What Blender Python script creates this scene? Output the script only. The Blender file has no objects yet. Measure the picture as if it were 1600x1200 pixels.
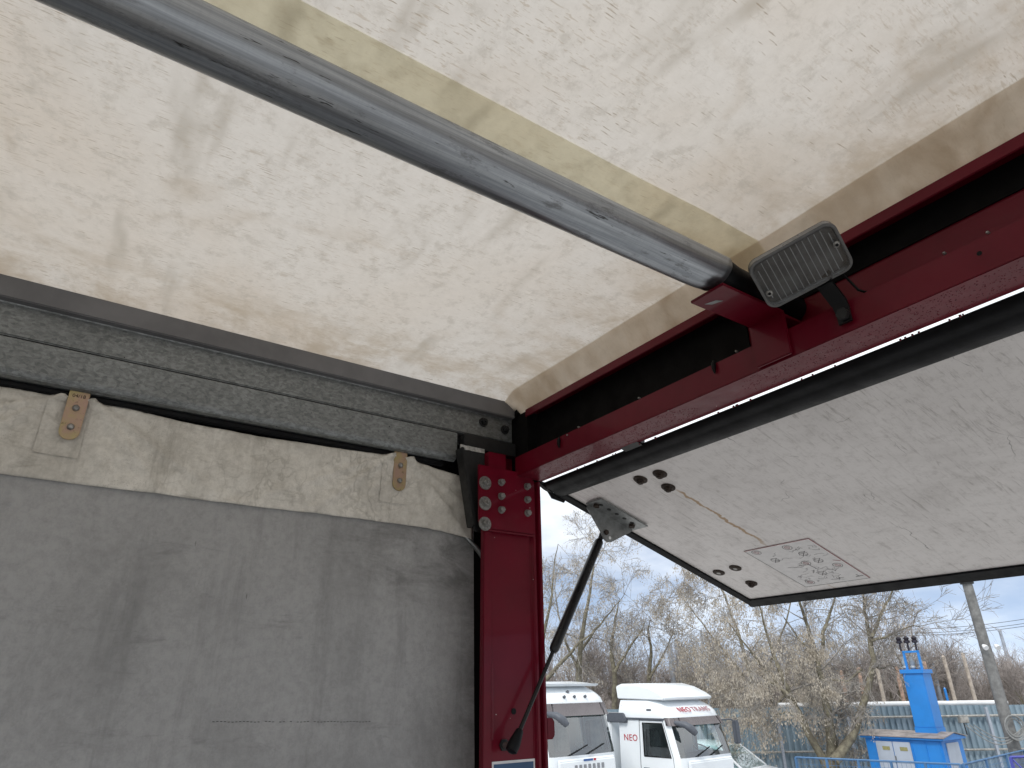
import bpy, bmesh, math, random
from mathutils import Vector, Matrix, noise
random.seed(7)
R = math.radians
scn = bpy.context.scene
COL = scn.collection

# ------------------------------------------------------------------ camera
ZC = 3.4                                   # eye height above the yard
CX = Vector((0.5604135, 0.8281339, -0.0114439))
CY = Vector((0.3502569, -0.2244590, 0.9093615))
CZ = Vector((0.7505044, -0.5136268, -0.4158494))
cd = bpy.data.cameras.new('camera'); cam = bpy.data.objects.new('camera', cd); COL.objects.link(cam)
m = Matrix((CX, CY, CZ)).transposed().to_4x4(); m.translation = (0, 0, ZC)
cam.matrix_world = m
cd.sensor_width = 36; cd.lens = 1032.67 / 1600 * 36; cd.clip_start = 0.02; cd.clip_end = 3000
scn.camera = cam

# ------------------------------------------------------------------ sky, sun, exposure
SUN_EL, SUN_AZ = 50.0, 155.0               # azimuth measured clockwise from +Y
world = bpy.data.worlds.new('World'); scn.world = world; world.use_nodes = True
wn = world.node_tree.nodes; wl = world.node_tree.links; wn.clear()
def W(t, **k):
    n = wn.new(t)
    for a, b in k.items(): setattr(n, a, b)
    return n
sky = W('ShaderNodeTexSky', sky_type='NISHITA', sun_disc=False)
sky.sun_elevation = R(SUN_EL); sky.sun_rotation = R(SUN_AZ); sky.air_density = 1.0; sky.dust_density = 0.3; sky.ozone_density = 1.5
svm = W('ShaderNodeTexCoord'); sva = W('ShaderNodeVectorMath', operation='ADD'); sva.inputs[1].default_value = (0, 0, 0.22)
svn = W('ShaderNodeVectorMath', operation='NORMALIZE')     # read the sky a little above the line of sight: clear cold air down to the skyline
wl.new(svm.outputs['Generated'], sva.inputs[0]); wl.new(sva.outputs[0], svn.inputs[0]); wl.new(svn.outputs[0], sky.inputs['Vector'])
bg1 = W('ShaderNodeBackground'); bg1.inputs['Strength'].default_value = 0.12
hs = W('ShaderNodeHueSaturation'); hs.inputs['Saturation'].default_value = 0.74; wl.new(sky.outputs[0], hs.inputs['Color']); wl.new(hs.outputs[0], bg1.inputs['Color'])   # thin high haze
bg2 = W('ShaderNodeBackground'); bg2.inputs['Color'].default_value = (0.93, 0.965, 1.0, 1); bg2.inputs['Strength'].default_value = 0.95
tc = W('ShaderNodeTexCoord'); mp = W('ShaderNodeMapping'); mp.inputs['Scale'].default_value = (2.2, 2.2, 6.5)
wl.new(tc.outputs['Generated'], mp.inputs['Vector'])
nz = W('ShaderNodeTexNoise'); nz.inputs['Scale'].default_value = 1.6; nz.inputs['Detail'].default_value = 6; nz.inputs['Roughness'].default_value = 0.55
wl.new(mp.outputs[0], nz.inputs['Vector'])
sx = W('ShaderNodeSeparateXYZ'); wl.new(tc.outputs['Generated'], sx.inputs[0])
mr = W('ShaderNodeMapRange'); mr.inputs['From Min'].default_value = 0.09; mr.inputs['From Max'].default_value = 0.42
mr.inputs['To Min'].default_value = -0.07; mr.inputs['To Max'].default_value = 0.34
wl.new(sx.outputs['Z'], mr.inputs['Value'])
ad = W('ShaderNodeMath', operation='ADD'); wl.new(nz.outputs['Fac'], ad.inputs[0]); wl.new(mr.outputs[0], ad.inputs[1])
cr = W('ShaderNodeMapRange', interpolation_type='SMOOTHSTEP'); cr.inputs['From Min'].default_value = 0.30; cr.inputs['From Max'].default_value = 0.80
wl.new(ad.outputs[0], cr.inputs['Value'])
mx = W('ShaderNodeMixShader'); wl.new(cr.outputs[0], mx.inputs[0]); wl.new(bg1.outputs[0], mx.inputs[1]); wl.new(bg2.outputs[0], mx.inputs[2])
wo = W('ShaderNodeOutputWorld'); wl.new(mx.outputs[0], wo.inputs['Surface'])

sl = bpy.data.lights.new('sun', 'SUN'); sl.energy = 1.5; sl.angle = R(14); sl.color = (1, 0.965, 0.91)
sun = bpy.data.objects.new('sun', sl); COL.objects.link(sun)
sdir = Vector((math.sin(R(SUN_AZ)) * math.cos(R(SUN_EL)), math.cos(R(SUN_AZ)) * math.cos(R(SUN_EL)), math.sin(R(SUN_EL))))
sun.rotation_euler = sdir.to_track_quat('Z', 'Y').to_euler(); sun.location = (0, 0, 30)

scn.view_settings.view_transform = 'Standard'; scn.view_settings.look = 'None'
scn.view_settings.gamma = 1; scn.view_settings.use_curve_mapping = False
scn.view_settings.exposure = 0.52
try:
    scn.cycles.max_bounces = 10; scn.cycles.diffuse_bounces = 5; scn.cycles.transparent_max_bounces = 12
except Exception: pass

# ------------------------------------------------------------------ materials
MAT = {}
class NT:
    """small helper round a node tree"""
    def __init__(s, name):
        s.m = bpy.data.materials.new(name); s.m.use_nodes = True; s.t = s.m.node_tree
        s.t.nodes.clear(); s.out = s.n('ShaderNodeOutputMaterial'); MAT[name] = s.m
    def n(s, t, ins=None, **k):
        nd = s.t.nodes.new(t)
        for a, b in k.items(): setattr(nd, a, b)
        for a, b in (ins or {}).items(): s.set(nd.inputs[a], b)
        return nd
    def set(s, sock, v):
        if isinstance(v, bpy.types.NodeSocket): s.t.links.new(v, sock)
        elif isinstance(v, tuple) and len(v) == 3 and sock.type == 'RGBA': sock.default_value = (*v, 1)
        else: sock.default_value = v
    def coord(s, kind='Object', scale=(1, 1, 1), rot=(0, 0, 0), loc=(0, 0, 0)):
        tcn = s.n('ShaderNodeTexCoord')
        return s.n('ShaderNodeMapping', {'Vector': tcn.outputs[kind], 'Scale': scale, 'Rotation': rot, 'Location': loc}).outputs[0]
    def noise(s, vec, scale, detail=4, rough=0.55, dist=0.0):
        return s.n('ShaderNodeTexNoise', {'Vector': vec, 'Scale': scale, 'Detail': detail, 'Roughness': rough, 'Distortion': dist}).outputs['Fac']
    def vor(s, vec, scale, feature='F1', out='Distance', rnd=1.0):
        return s.n('ShaderNodeTexVoronoi', {'Vector': vec, 'Scale': scale, 'Randomness': rnd}, feature=feature).outputs[out]
    def rng(s, v, a, b, c=0.0, d=1.0, smooth=True):
        return s.n('ShaderNodeMapRange', {'Value': v, 'From Min': a, 'From Max': b, 'To Min': c, 'To Max': d},
                   interpolation_type='SMOOTHSTEP' if smooth else 'LINEAR').outputs[0]
    def math(s, op, a, b=0.0, c=0.0):
        return s.n('ShaderNodeMath', {0: a, 1: b, 2: c}, operation=op).outputs[0]
    def mix(s, f, a, b, mode='MIX'):
        nd = s.n('ShaderNodeMix', data_type='RGBA', blend_type=mode)
        s.set(nd.inputs[0], f); s.set(nd.inputs[6], a); s.set(nd.inputs[7], b)
        return nd.outputs[2]
    def bump(s, h, strength=0.3, dist=0.01):
        return s.n('ShaderNodeBump', {'Height': h, 'Strength': strength, 'Distance': dist}).outputs[0]
    def pbr(s, **k):
        nd = s.n('ShaderNodeBsdfPrincipled')
        names = dict(base='Base Color', rough='Roughness', metal='Metallic', spec='Specular IOR Level', normal='Normal',
                     coat='Coat Weight', coatr='Coat Roughness', trans='Transmission Weight', ior='IOR')
        for a, b in k.items(): s.set(nd.inputs[names[a]], b)
        return nd.outputs[0]
    def end(s, sh): s.t.links.new(sh, s.out.inputs['Surface']); return s.m

def simple(name, base, rough=0.5, metal=0.0, var=0.25, scale=20, bump=0.0, coat=0.0, spec=0.5):
    t = NT(name); v = t.coord()
    n1 = t.noise(v, scale, 5, 0.6)
    f = t.rng(n1, 0.3, 0.7)
    dark = tuple(c * (1 - var) for c in base)
    col = t.mix(f, dark, base)
    r = t.rng(n1, 0.3, 0.7, min(1, rough + 0.08), max(0.02, rough - 0.06))
    kw = dict(base=col, rough=r, metal=metal, coat=coat, spec=spec)
    if bump: kw['normal'] = t.bump(t.noise(v, scale * 3, 4), bump, 0.005)
    t.end(t.pbr(**kw)); return t.m

# roof tarpaulin: translucent coated fabric, brown weave dashes, grey smudges
def tarp(name, base, trans, amount, yellow=None):
    t = NT(name)
    v = t.coord(rot=(0, 0, R(8)))
    vs = t.coord(scale=(52, 7.5, 20), rot=(0, 0, R(7)))
    vs2 = t.coord(scale=(95, 20, 20), rot=(0, 0, R(11)))
    dash = t.rng(t.noise(vs, 3.2, 3, 0.7), 0.59, 0.67)
    dash2 = t.rng(t.noise(vs2, 3.0, 2, 0.6), 0.60, 0.66)
    patch = t.rng(t.noise(v, 3.0, 4, 0.6), 0.36, 0.62)
    patch2 = t.rng(t.noise(v, 1.4, 3, 0.6, 0.4), 0.4, 0.7)
    fine = t.noise(v, 55, 5, 0.75)
    weave = t.noise(v, 420, 2, 0.5)
    spot = t.rng(t.vor(v, 9.0), 0.014, 0.03, 1.0, 0.0)
    specks = t.rng(t.vor(v, 31.0), 0.02, 0.05, 0.7, 0.0)
    mott = t.rng(t.noise(v, 24, 6, 0.75), 0.48, 0.68)
    streak = t.rng(t.noise(t.coord(scale=(2.2, 9, 4), rot=(0, 0, R(-38))), 1.5, 3, 0.5), 0.55, 0.80)
    c = base
    brown = tuple(a * b for a, b in zip(base, (0.66, 0.585, 0.49)))
    grey = tuple(a * b for a, b in zip(base, (0.64, 0.615, 0.57)))
    c = t.mix(t.math('MULTIPLY', patch2, 0.34 * amount), c, tuple(a * b for a, b in zip(base, (0.86, 0.765, 0.66))))
    c = t.mix(t.math('MULTIPLY', streak, 0.55 * amount), c, grey)
    c = t.mix(t.math('MULTIPLY', mott, 0.30 * amount), c, grey)
    vd = t.n('ShaderNodeVectorMath', {0: t.coord(scale=(200, 20, 40), rot=(0, 0, R(9))), 1: t.n('ShaderNodeTexNoise', {'Vector': v, 'Scale': 30.0}).outputs['Color']}, operation='ADD').outputs[0]
    dv = t.math('MULTIPLY', t.rng(t.vor(vd, 1.0), 0.10, 0.21, 1.0, 0.0), t.rng(t.noise(v, 9, 5, 0.8), 0.42, 0.64))
    c = t.mix(t.math('MULTIPLY', dv, 0.55 * amount), c, tuple(a * b for a, b in zip(base, (0.50, 0.43, 0.35))))
    d = t.math('MULTIPLY', t.math('MAXIMUM', dash, dash2), t.math('MULTIPLY', t.math('ADD', patch, 0.10), 0.30 * amount))
    c = t.mix(d, c, brown)
    c = t.mix(t.rng(fine, 0.35, 0.75, 0.0, 0.24, False), c, grey)
    # browner in patches towards the hem and the side rail, and in a few soft tide marks
    ro_ = t.n('ShaderNodeSeparateXYZ', {0: t.coord()})
    edge = t.math('MAXIMUM', t.rng(ro_.outputs['Y'], 1.62, 1.93), t.rng(ro_.outputs['X'], -1.02, -1.28))
    blotch = t.rng(t.noise(t.coord(scale=(1.6, 1, 1)), 6, 6, 0.72, 0.3), 0.38, 0.70)
    c = t.mix(t.math('MULTIPLY', t.math('MULTIPLY', edge, blotch), 0.55 * amount), c, brown)
    tide = t.math('ABSOLUTE', t.math('SUBTRACT', t.noise(t.coord(loc=(4, 1, 0)), 1.6, 3, 0.5, 0.3), 0.5))
    c = t.mix(t.math('MULTIPLY', t.rng(tide, 0.0, 0.022, 1.0, 0.0), t.math('MULTIPLY', blotch, 0.45)), c, brown)
    c = t.mix(t.math('MULTIPLY', specks, 0.35), c, brown)
    c = t.mix(spot, c, (0.09, 0.07, 0.055))
    hgt = t.math('ADD', t.math('MULTIPLY', weave, 0.25), fine)
    nrm = t.bump(hgt, 0.10, 0.002)
    df = t.n('ShaderNodeBsdfDiffuse', {'Color': c, 'Normal': nrm}).outputs[0]
    tr = t.n('ShaderNodeBsdfTranslucent', {'Color': c, 'Normal': nrm}).outputs[0]
    ms = t.n('ShaderNodeMixShader', {0: trans, 1: df, 2: tr}).outputs[0]
    gl = t.n('ShaderNodeBsdfGlossy', {'Color': (1, 1, 1), 'Roughness': 0.45}).outputs[0]
    t.end(t.n('ShaderNodeMixShader', {0: 0.03, 1: ms, 2: gl}).outputs[0])
tarp('roof_fabric', (0.775, 0.73, 0.675), 0.345, 1.75)
tarp('roof_strip', (0.91, 0.885, 0.735), 0.75, 0.7)
tarp('roof_hem', (0.90, 0.83, 0.735), 0.74, 0.42)

# side curtain (grey) and its pale hem
def cloth(name, base, dirt, amt, seed, crease, soot=0.0):
    t = NT(name); v = t.coord(loc=(seed, seed, 0))
    vv = t.coord(scale=(1, 9, 1.0), loc=(seed, 0, 0)); vh = t.coord(scale=(1, 1.6, 7))
    n1 = t.rng(t.noise(v, 2.6, 6, 0.68, 0.6), 0.42, 0.72)
    n2 = t.rng(t.noise(vv, 2.2, 5, 0.7), 0.5, 0.78)
    n3 = t.rng(t.noise(vh, 3.0, 5, 0.75, 0.4), 0.56, 0.75)
    n4 = t.noise(v, 60, 5, 0.8)
    sc = t.rng(t.vor(t.coord(scale=(1, 14, 2.4), rot=(R(14), 0, 0)), 3.0), 0.025, 0.05, 1.0, 0.0)
    sc2 = t.rng(t.vor(t.coord(scale=(1, 2.2, 24), rot=(R(-3), 0, 0)), 1.7), 0.03, 0.06, 1.0, 0.0)
    msk = t.rng(t.noise(v, 5, 3), 0.48, 0.6)
    c = t.mix(t.math('MULTIPLY', n1, 0.5 * amt), base, dirt)
    c = t.mix(t.math('MULTIPLY', n2, 0.45 * amt), c, dirt)
    c = t.mix(t.math('MULTIPLY', n3, 0.55 * amt), c, dirt)
    c = t.mix(t.rng(n4, 0.42, 0.75, 0, 0.45 * amt, False), c, dirt)
    cre = t.math('ABSOLUTE', t.math('SUBTRACT', t.noise(t.coord(scale=(1, 1.6, 1), rot=(R(35), 0, 0), loc=(seed, 0, 0)), 7, 4, 0.55, 0.25), 0.5))
    cre2 = t.math('ABSOLUTE', t.math('SUBTRACT', t.noise(t.coord(scale=(1, 0.7, 1.5), rot=(R(-28), 0, 0), loc=(seed, 2, 0)), 17, 3, 0.5, 0.15), 0.5))
    lines = t.math('MAXIMUM', t.rng(cre, 0.0, 0.020, 1.0, 0.0), t.math('MULTIPLY', t.rng(cre2, 0.0, 0.03, 1.0, 0.0), 0.6))
    c = t.mix(t.math('MULTIPLY', lines, t.math('MULTIPLY', t.rng(t.noise(v, 4, 3), 0.42, 0.62), crease)), c, dirt)
    grit = t.rng(t.vor(v, 260), 0.14, 0.24, 1.0, 0.0)
    c = t.mix(t.math('MULTIPLY', grit, t.math('MULTIPLY', t.rng(t.noise(v, 7, 4, 0.7), 0.48, 0.62), crease)), c, tuple(a * 0.5 for a in dirt))
    c = t.mix(t.math('MULTIPLY', t.math('MAXIMUM', sc, sc2), t.math('MULTIPLY', msk, 0.6)), c, (0.03, 0.03, 0.03))
    # soot rubbed on near the post, in a band of its own below the hem
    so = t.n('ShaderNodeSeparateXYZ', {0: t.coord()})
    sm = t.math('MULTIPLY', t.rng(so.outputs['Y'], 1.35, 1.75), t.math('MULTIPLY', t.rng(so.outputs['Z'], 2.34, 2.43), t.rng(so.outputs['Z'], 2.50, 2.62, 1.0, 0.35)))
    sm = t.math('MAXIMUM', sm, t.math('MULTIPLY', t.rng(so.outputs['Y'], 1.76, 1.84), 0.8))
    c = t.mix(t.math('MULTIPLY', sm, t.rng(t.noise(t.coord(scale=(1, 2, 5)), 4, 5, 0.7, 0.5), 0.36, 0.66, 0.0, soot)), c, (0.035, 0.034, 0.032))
    nrm = t.bump(t.math('ADD', t.noise(v, 16, 5, 0.6, 0.8), t.math('MULTIPLY', n4, 0.35)), 0.4, 0.008)
    t.end(t.pbr(base=c, rough=0.62, normal=nrm, spec=0.35))
cloth('curtain_grey', (0.36, 0.358, 0.355), (0.15, 0.149, 0.147), 0.95, 3, 0.10, 0.5)
cloth('hem_cream', (0.71, 0.68, 0.62), (0.22, 0.20, 0.165), 1.0, 9, 0.34)

def galvanised(name, base, spangle, rough, stretch):
    t = NT(name); v = t.coord(scale=stretch)
    ce = t.n('ShaderNodeTexVoronoi', {'Vector': v, 'Scale': spangle, 'Randomness': 1.0}).outputs['Color']
    g = t.n('ShaderNodeSeparateColor', {0: ce}).outputs[0]
    n = t.noise(v, spangle * 0.30, 6, 0.78, 2.2)
    big = t.rng(t.noise(t.coord(), 7, 5, 0.65), 0.35, 0.68)
    k = t.math('ADD', t.math('MULTIPLY', g, 0.18), t.math('MULTIPLY', n, 0.82))
    c = t.mix(t.rng(k, 0.30, 0.70), tuple(a * 0.64 for a in base), tuple(min(1, a * 1.18) for a in base))
    c = t.mix(t.math('MULTIPLY', big, 0.28), c, tuple(a * 0.45 for a in base))
    sp = t.rng(t.vor(t.coord(), 38), 0.03, 0.07, 1.0, 0.0)
    c = t.mix(t.math('MULTIPLY', sp, t.rng(t.noise(t.coord(), 6, 2), 0.5, 0.56)), c, (0.02, 0.02, 0.02))
    t.end(t.pbr(base=c, rough=t.rng(k, 0.2, 0.8, rough + 0.1, rough - 0.1), metal=0.72, normal=t.bump(n, 0.12, 0.003)))
galvanised('galvanised', (0.24, 0.255, 0.258), 210, 0.52, (1, 0.6, 1))

def tube_metal():
    t = NT('tube_steel'); v = t.coord(); vl = t.coord(scale=(70, 1.6, 70)); vr = t.coord(scale=(8, 260, 8))
    a = t.noise(vl, 1.5, 5, 0.75); b = t.noise(vr, 1.0, 2, 0.5); s = t.rng(t.noise(t.coord(scale=(1.6, 0.55, 1.6)), 26, 6, 0.75, 0.0), 0.54, 0.66)
    s2 = t.rng(t.noise(t.coord(scale=(40, 5, 40), rot=(0, 0, R(5))), 2.0, 4, 0.8), 0.62, 0.68)
    c = t.mix(t.rng(a, 0.3, 0.75), (0.20, 0.215, 0.235), (0.45, 0.48, 0.515))
    c = t.mix(t.rng(b, 0.4, 0.75, 0, 0.16), c, (0.22, 0.235, 0.255))
    c = t.mix(t.math('MULTIPLY', s, 0.65), c, (0.16, 0.165, 0.17))
    c = t.mix(t.math('MULTIPLY', s2, 0.9), c, (0.045, 0.045, 0.045))
    r = t.math('ADD', t.rng(a, 0.3, 0.7, 0.30, 0.40), t.math('MULTIPLY', s, 0.18))
    t.end(t.pbr(base=c, rough=r, metal=0.85, normal=t.bump(t.math('ADD', t.math('MULTIPLY', b, 0.3), s), 0.05, 0.002)))
tube_metal()

def paint(name, base, rough, coat=0.6, dust=0.15, var=0.28, sc=7, spec=0.5):
    t = NT(name); v = t.coord()
    n = t.noise(v, sc, 5, 0.65); n2 = t.noise(v, 45, 4, 0.7)
    c = t.mix(t.rng(n, 0.35, 0.7), base, tuple(a * (1 - var) for a in base))
    c = t.mix(t.rng(n2, 0.5, 0.85, 0, dust, False), c, (0.16, 0.12, 0.11))
    chip = t.rng(t.vor(v, 26), 0.02, 0.035, 1.0, 0.0)
    c = t.mix(t.math('MULTIPLY', chip, t.rng(t.noise(v, 4, 2), 0.52, 0.56)), c, (0.5, 0.46, 0.44))
    t.end(t.pbr(base=c, rough=t.rng(n2, 0.3, 0.8, rough - 0.05, rough + 0.16, False), coat=coat, coatr=0.07, spec=spec, normal=t.bump(n, 0.03, 0.01)))
paint('red_paint', (0.128, 0.0020, 0.0128), 0.38, 0.18, 0.02, 0.22, 7, 0.16)
paint('blue_paint', (0.014, 0.21, 0.62), 0.45, 0.2, 0.04, 0.12, 2)
paint('violet_paint', (0.06, 0.07, 0.34), 0.42, 0.3, 0.04, 0.1, 2)
paint('truck_white', (0.78, 0.82, 0.85), 0.30, 0.5, 0.02, 0.05, 1.5)
paint('door_grey', (0.40, 0.45, 0.53), 0.45, 0.2, 0.04, 0.1, 2)

def board():
    t = NT('flap_board'); v = t.coord(); g = t.coord(scale=(17, 2.0, 17), rot=(0, 0, R(3)))
    g2 = t.coord(scale=(60, 5, 60)); blot = t.rng(t.noise(v, 4.0, 5, 0.65, 0.5), 0.45, 0.70)
    gr = t.rng(t.noise(g, 5.0, 6, 0.78, 0.6), 0.52, 0.72); gr2 = t.rng(t.noise(g2, 3.0, 4, 0.7), 0.57, 0.72)
    mot = t.rng(t.noise(v, 40, 6, 0.8), 0.46, 0.74)
    c = (0.80, 0.775, 0.765)
    c = t.mix(t.math('MULTIPLY', blot, 0.35), c, (0.50, 0.475, 0.46))
    c = t.mix(t.math('MULTIPLY', gr, t.math('ADD', 0.30, t.math('MULTIPLY', blot, 0.5))), c, (0.22, 0.195, 0.18))
    c = t.mix(t.math('MULTIPLY', gr2, 0.5), c, (0.27, 0.25, 0.235))
    c = t.mix(t.math('MULTIPLY', mot, 0.4), c, (0.36, 0.33, 0.31))
    cw = t.n('ShaderNodeTexVoronoi', {'Vector': t.n('ShaderNodeVectorMath', {0: t.coord(scale=(2.6, 1.5, 1)), 1: t.n('ShaderNodeVectorMath', {0: t.n('ShaderNodeTexNoise', {'Vector': t.coord(), 'Scale': 7.0, 'Detail': 4}).outputs['Color'], 1: (0.35, 0.35, 0)}, operation='MULTIPLY').outputs[0]}, operation='ADD').outputs[0], 'Scale': 2.4}, feature='DISTANCE_TO_EDGE').outputs['Distance']
    ck = t.math('MULTIPLY', t.rng(t.math('ADD', cw, t.math('MULTIPLY', t.noise(v, 30, 3), 0.012)), 0.0075, 0.0105, 1.0, 0.0), t.rng(t.noise(v, 6, 3), 0.57, 0.64))
    c = t.mix(t.math('MULTIPLY', ck, 0.6), c, (0.09, 0.08, 0.075))
    # rust run from a bolt towards the sheet: local x across, y away from the hinge
    sp = t.n('ShaderNodeSeparateXYZ', {0: t.coord()})
    wob = t.math('MULTIPLY', t.math('SUBTRACT', t.noise(t.coord(scale=(1, 1, 1)), 22, 3, 0.6), 0.5), 0.035)
    dx = t.math('ABSOLUTE', t.math('ADD', t.math('ADD', sp.outputs['X'], 1.022), wob))
    run = t.math('MULTIPLY', t.rng(dx, 0.0022, 0.0058, 1.0, 0.0), t.math('MULTIPLY', t.rng(sp.outputs['Y'], 0.145, 0.18), t.rng(sp.outputs['Y'], 0.42, 0.49, 1.0, 0.25)))
    c = t.mix(t.math('MULTIPLY', run, 0.8), c, (0.36, 0.20, 0.055))
    t.end(t.pbr(base=c, rough=0.5, spec=0.3, normal=t.bump(t.math('ADD', gr, mot), 0.08, 0.002)))
board()

simple('cavity_black', (0.004, 0.0035, 0.0035), 0.8, var=0.3, scale=30, spec=0.15)  # near-black that puts the header cavity's shade into colour
simple('wet_red', (0.13, 0.006, 0.016), 0.06, var=0.2, scale=40)
simple('black_rubber', (0.0075, 0.008, 0.0095), 0.5, var=0.4, scale=30, bump=0.1, spec=0.16)
simple('black_paint', (0.009, 0.009, 0.010), 0.32, var=0.3, scale=40, spec=0.35)
simple('dark_metal', (0.022, 0.0225, 0.0235), 0.5, 0.3, scale=60, bump=0.1)
simple('grey_strip', (0.17, 0.17, 0.178), 0.55, 0.25, 0.2, 9)
simple('bolt_zinc', (0.36, 0.355, 0.34), 0.45, 0.75, 0.45, 160)
simple('bolt_rust', (0.055, 0.037, 0.028), 0.75, 0.2, 0.6, 160, 0.3)
simple('bracket_zinc', (0.30, 0.31, 0.31), 0.42, 0.75, 0.3, 60)
def yellow_zinc():
    t = NT('yellow_zinc'); v = t.coord(); n = t.rng(t.noise(v, 20, 5, 0.7), 0.35, 0.65); n2 = t.rng(t.noise(v, 130, 4, 0.7), 0.58, 0.72)
    c = t.mix(n, (0.43, 0.37, 0.17), (0.43, 0.29, 0.23)); c = t.mix(t.math('MULTIPLY', n2, 0.7), c, (0.10, 0.07, 0.04))
    t.end(t.pbr(base=c, rough=0.42, metal=0.6))
yellow_zinc()
simple('silver_tape', (0.62, 0.62, 0.60), 0.35, 0.5, 0.5, 120, 0.4)
simple('sticker_white', (0.72, 0.71, 0.71), 0.45, var=0.08, scale=60)
simple('print_red', (0.30, 0.02, 0.035), 0.5, var=0.2)
simple('print_black', (0.05, 0.045, 0.05), 0.5, var=0.3)
simple('print_grey', (0.33, 0.32, 0.34), 0.5, var=0.3, scale=200)
simple('sticker_blue', (0.02, 0.075, 0.17), 0.4, var=0.2)
simple('lamp_black', (0.012, 0.012, 0.012), 0.45, var=0.3, scale=60)
simple('rim_grey', (0.17, 0.172, 0.175), 0.3, 0.0, 0.3, 60)
simple('reflector', (0.24, 0.245, 0.25), 0.35, 0.6, 0.5, 30)
simple('rib_glass', (0.66, 0.67, 0.68), 0.2, 0.0, 0.2, 50)
simple('deck_floor', (0.16, 0.13, 0.10), 0.6, var=0.4, scale=8, bump=0.2)
simple('yard', (0.45, 0.44, 0.425), 0.75, var=0.3, scale=0.6, bump=0.3)
simple('rail_blue', (0.07, 0.17, 0.33), 0.55, var=0.2, scale=5)
simple('plastic_grey', (0.085, 0.095, 0.115), 0.5, var=0.15)
simple('visor_brown', (0.13, 0.115, 0.12), 0.25, var=0.15, scale=4)
simple('cab_interior', (0.16, 0.165, 0.165), 0.7, var=0.3, scale=9)
simple('dash_brown', (0.09, 0.08, 0.078), 0.6, var=0.3, scale=9)
simple('cab_cream', (0.42, 0.44, 0.43), 0.7, var=0.2, scale=5)
simple('tyre', (0.02, 0.02, 0.02), 0.8, var=0.3)
simple('letter_red', (0.45, 0.03, 0.05), 0.4, var=0.1)
simple('letter_grey', (0.42, 0.20, 0.22), 0.4, var=0.1)
simple('letter_chrome', (0.30, 0.31, 0.33), 0.35, 0.4, var=0.1)
simple('letter_blue', (0.05, 0.12, 0.32), 0.4, var=0.1)
simple('pole_concrete', (0.21, 0.21, 0.205), 0.85, var=0.4, scale=6, bump=0.3)
simple('concrete', (0.31, 0.31, 0.30), 0.85, var=0.4, scale=6, bump=0.3)
simple('pale_pole', (0.52, 0.45, 0.38), 0.7, var=0.35, scale=9)
simple('pink_pole', (0.50, 0.34, 0.26), 0.7, var=0.5, scale=11)
simple('steel_pole', (0.40, 0.44, 0.50), 0.5, 0.2, var=0.2, scale=6)
simple('pipe_pale', (0.42, 0.41, 0.38), 0.7, var=0.5, scale=9)
simple('white_cap', (0.78, 0.79, 0.80), 0.6, var=0.15, scale=4)
simple('roof_rust', (0.34, 0.30, 0.28), 0.6, 0.1, var=0.45, scale=4)
simple('warning_yellow', (0.62, 0.52, 0.05), 0.5)
simple('label_olive', (0.30, 0.28, 0.12), 0.6)
simple('insulator', (0.02, 0.016, 0.025), 0.2)
simple('insulator_glass', (0.42, 0.46, 0.48), 0.25)
simple('wire', (0.10, 0.11, 0.13), 0.6)
simple('cable_grey', (0.26, 0.265, 0.26), 0.6)
def fence_sheet():
    t = NT('fence_sheet'); v = t.coord('Object', (1, 1, 0.35)); n = t.rng(t.noise(v, 1.7, 5, 0.65), 0.35, 0.7)
    c = t.mix(n, (0.19, 0.26, 0.31), (0.28, 0.355, 0.41)); c = t.mix(t.rng(t.noise(v, 9, 4, 0.7), 0.6, 0.8, 0, 0.5), c, (0.14, 0.16, 0.17))
    t.end(t.pbr(base=c, rough=0.45, spec=0.4))
fence_sheet()
def bark(name, a, b):
    t = NT(name); v = t.coord(); n = t.rng(t.noise(v, 6, 4, 0.7), 0.35, 0.7); t.end(t.pbr(base=t.mix(n, a, b), rough=0.9, spec=0.2))
bark('bark', (0.13, 0.115, 0.09), (0.25, 0.23, 0.165))
bark('twig', (0.21, 0.195, 0.18), (0.33, 0.31, 0.285))
bark('far_twig', (0.27, 0.24, 0.225), (0.40, 0.36, 0.335))
def seeds():
    t = NT('seed'); v = t.coord(); n = t.rng(t.noise(v, 3, 4, 0.7), 0.3, 0.7)
    c = t.mix(n, (0.36, 0.31, 0.25), (0.60, 0.55, 0.47))
    df = t.n('ShaderNodeBsdfDiffuse', {'Color': c}).outputs[0]; tr = t.n('ShaderNodeBsdfTranslucent', {'Color': c}).outputs[0]
    t.end(t.n('ShaderNodeMixShader', {0: 0.3, 1: df, 2: tr}).outputs[0])
seeds()
def pane(name, tint, refl, rough=0.03):
    t = NT(name)
    lw = t.n('ShaderNodeFresnel', {'IOR': 1.5}).outputs[0]
    f = t.math('MULTIPLY_ADD', lw, 1.0, refl)
    tr = t.n('ShaderNodeBsdfTransparent', {'Color': tint}).outputs[0]; gl = t.n('ShaderNodeBsdfGlossy', {'Color': (1, 1, 1), 'Roughness': rough}).outputs[0]
    t.end(t.n('ShaderNodeMixShader', {0: f, 1: tr, 2: gl}).outputs[0])
pane('windscreen_glass', (0.82, 0.96, 0.95), 0.16)
pane('side_glass', (0.78, 0.86, 0.87), 0.05)
pane('lens_glass', (0.88, 0.9, 0.92), 0.02, 0.10)
t = NT('water'); t.end(t.pbr(base=(1, 1, 1), rough=0.04, trans=1.0, ior=1.33))

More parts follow.
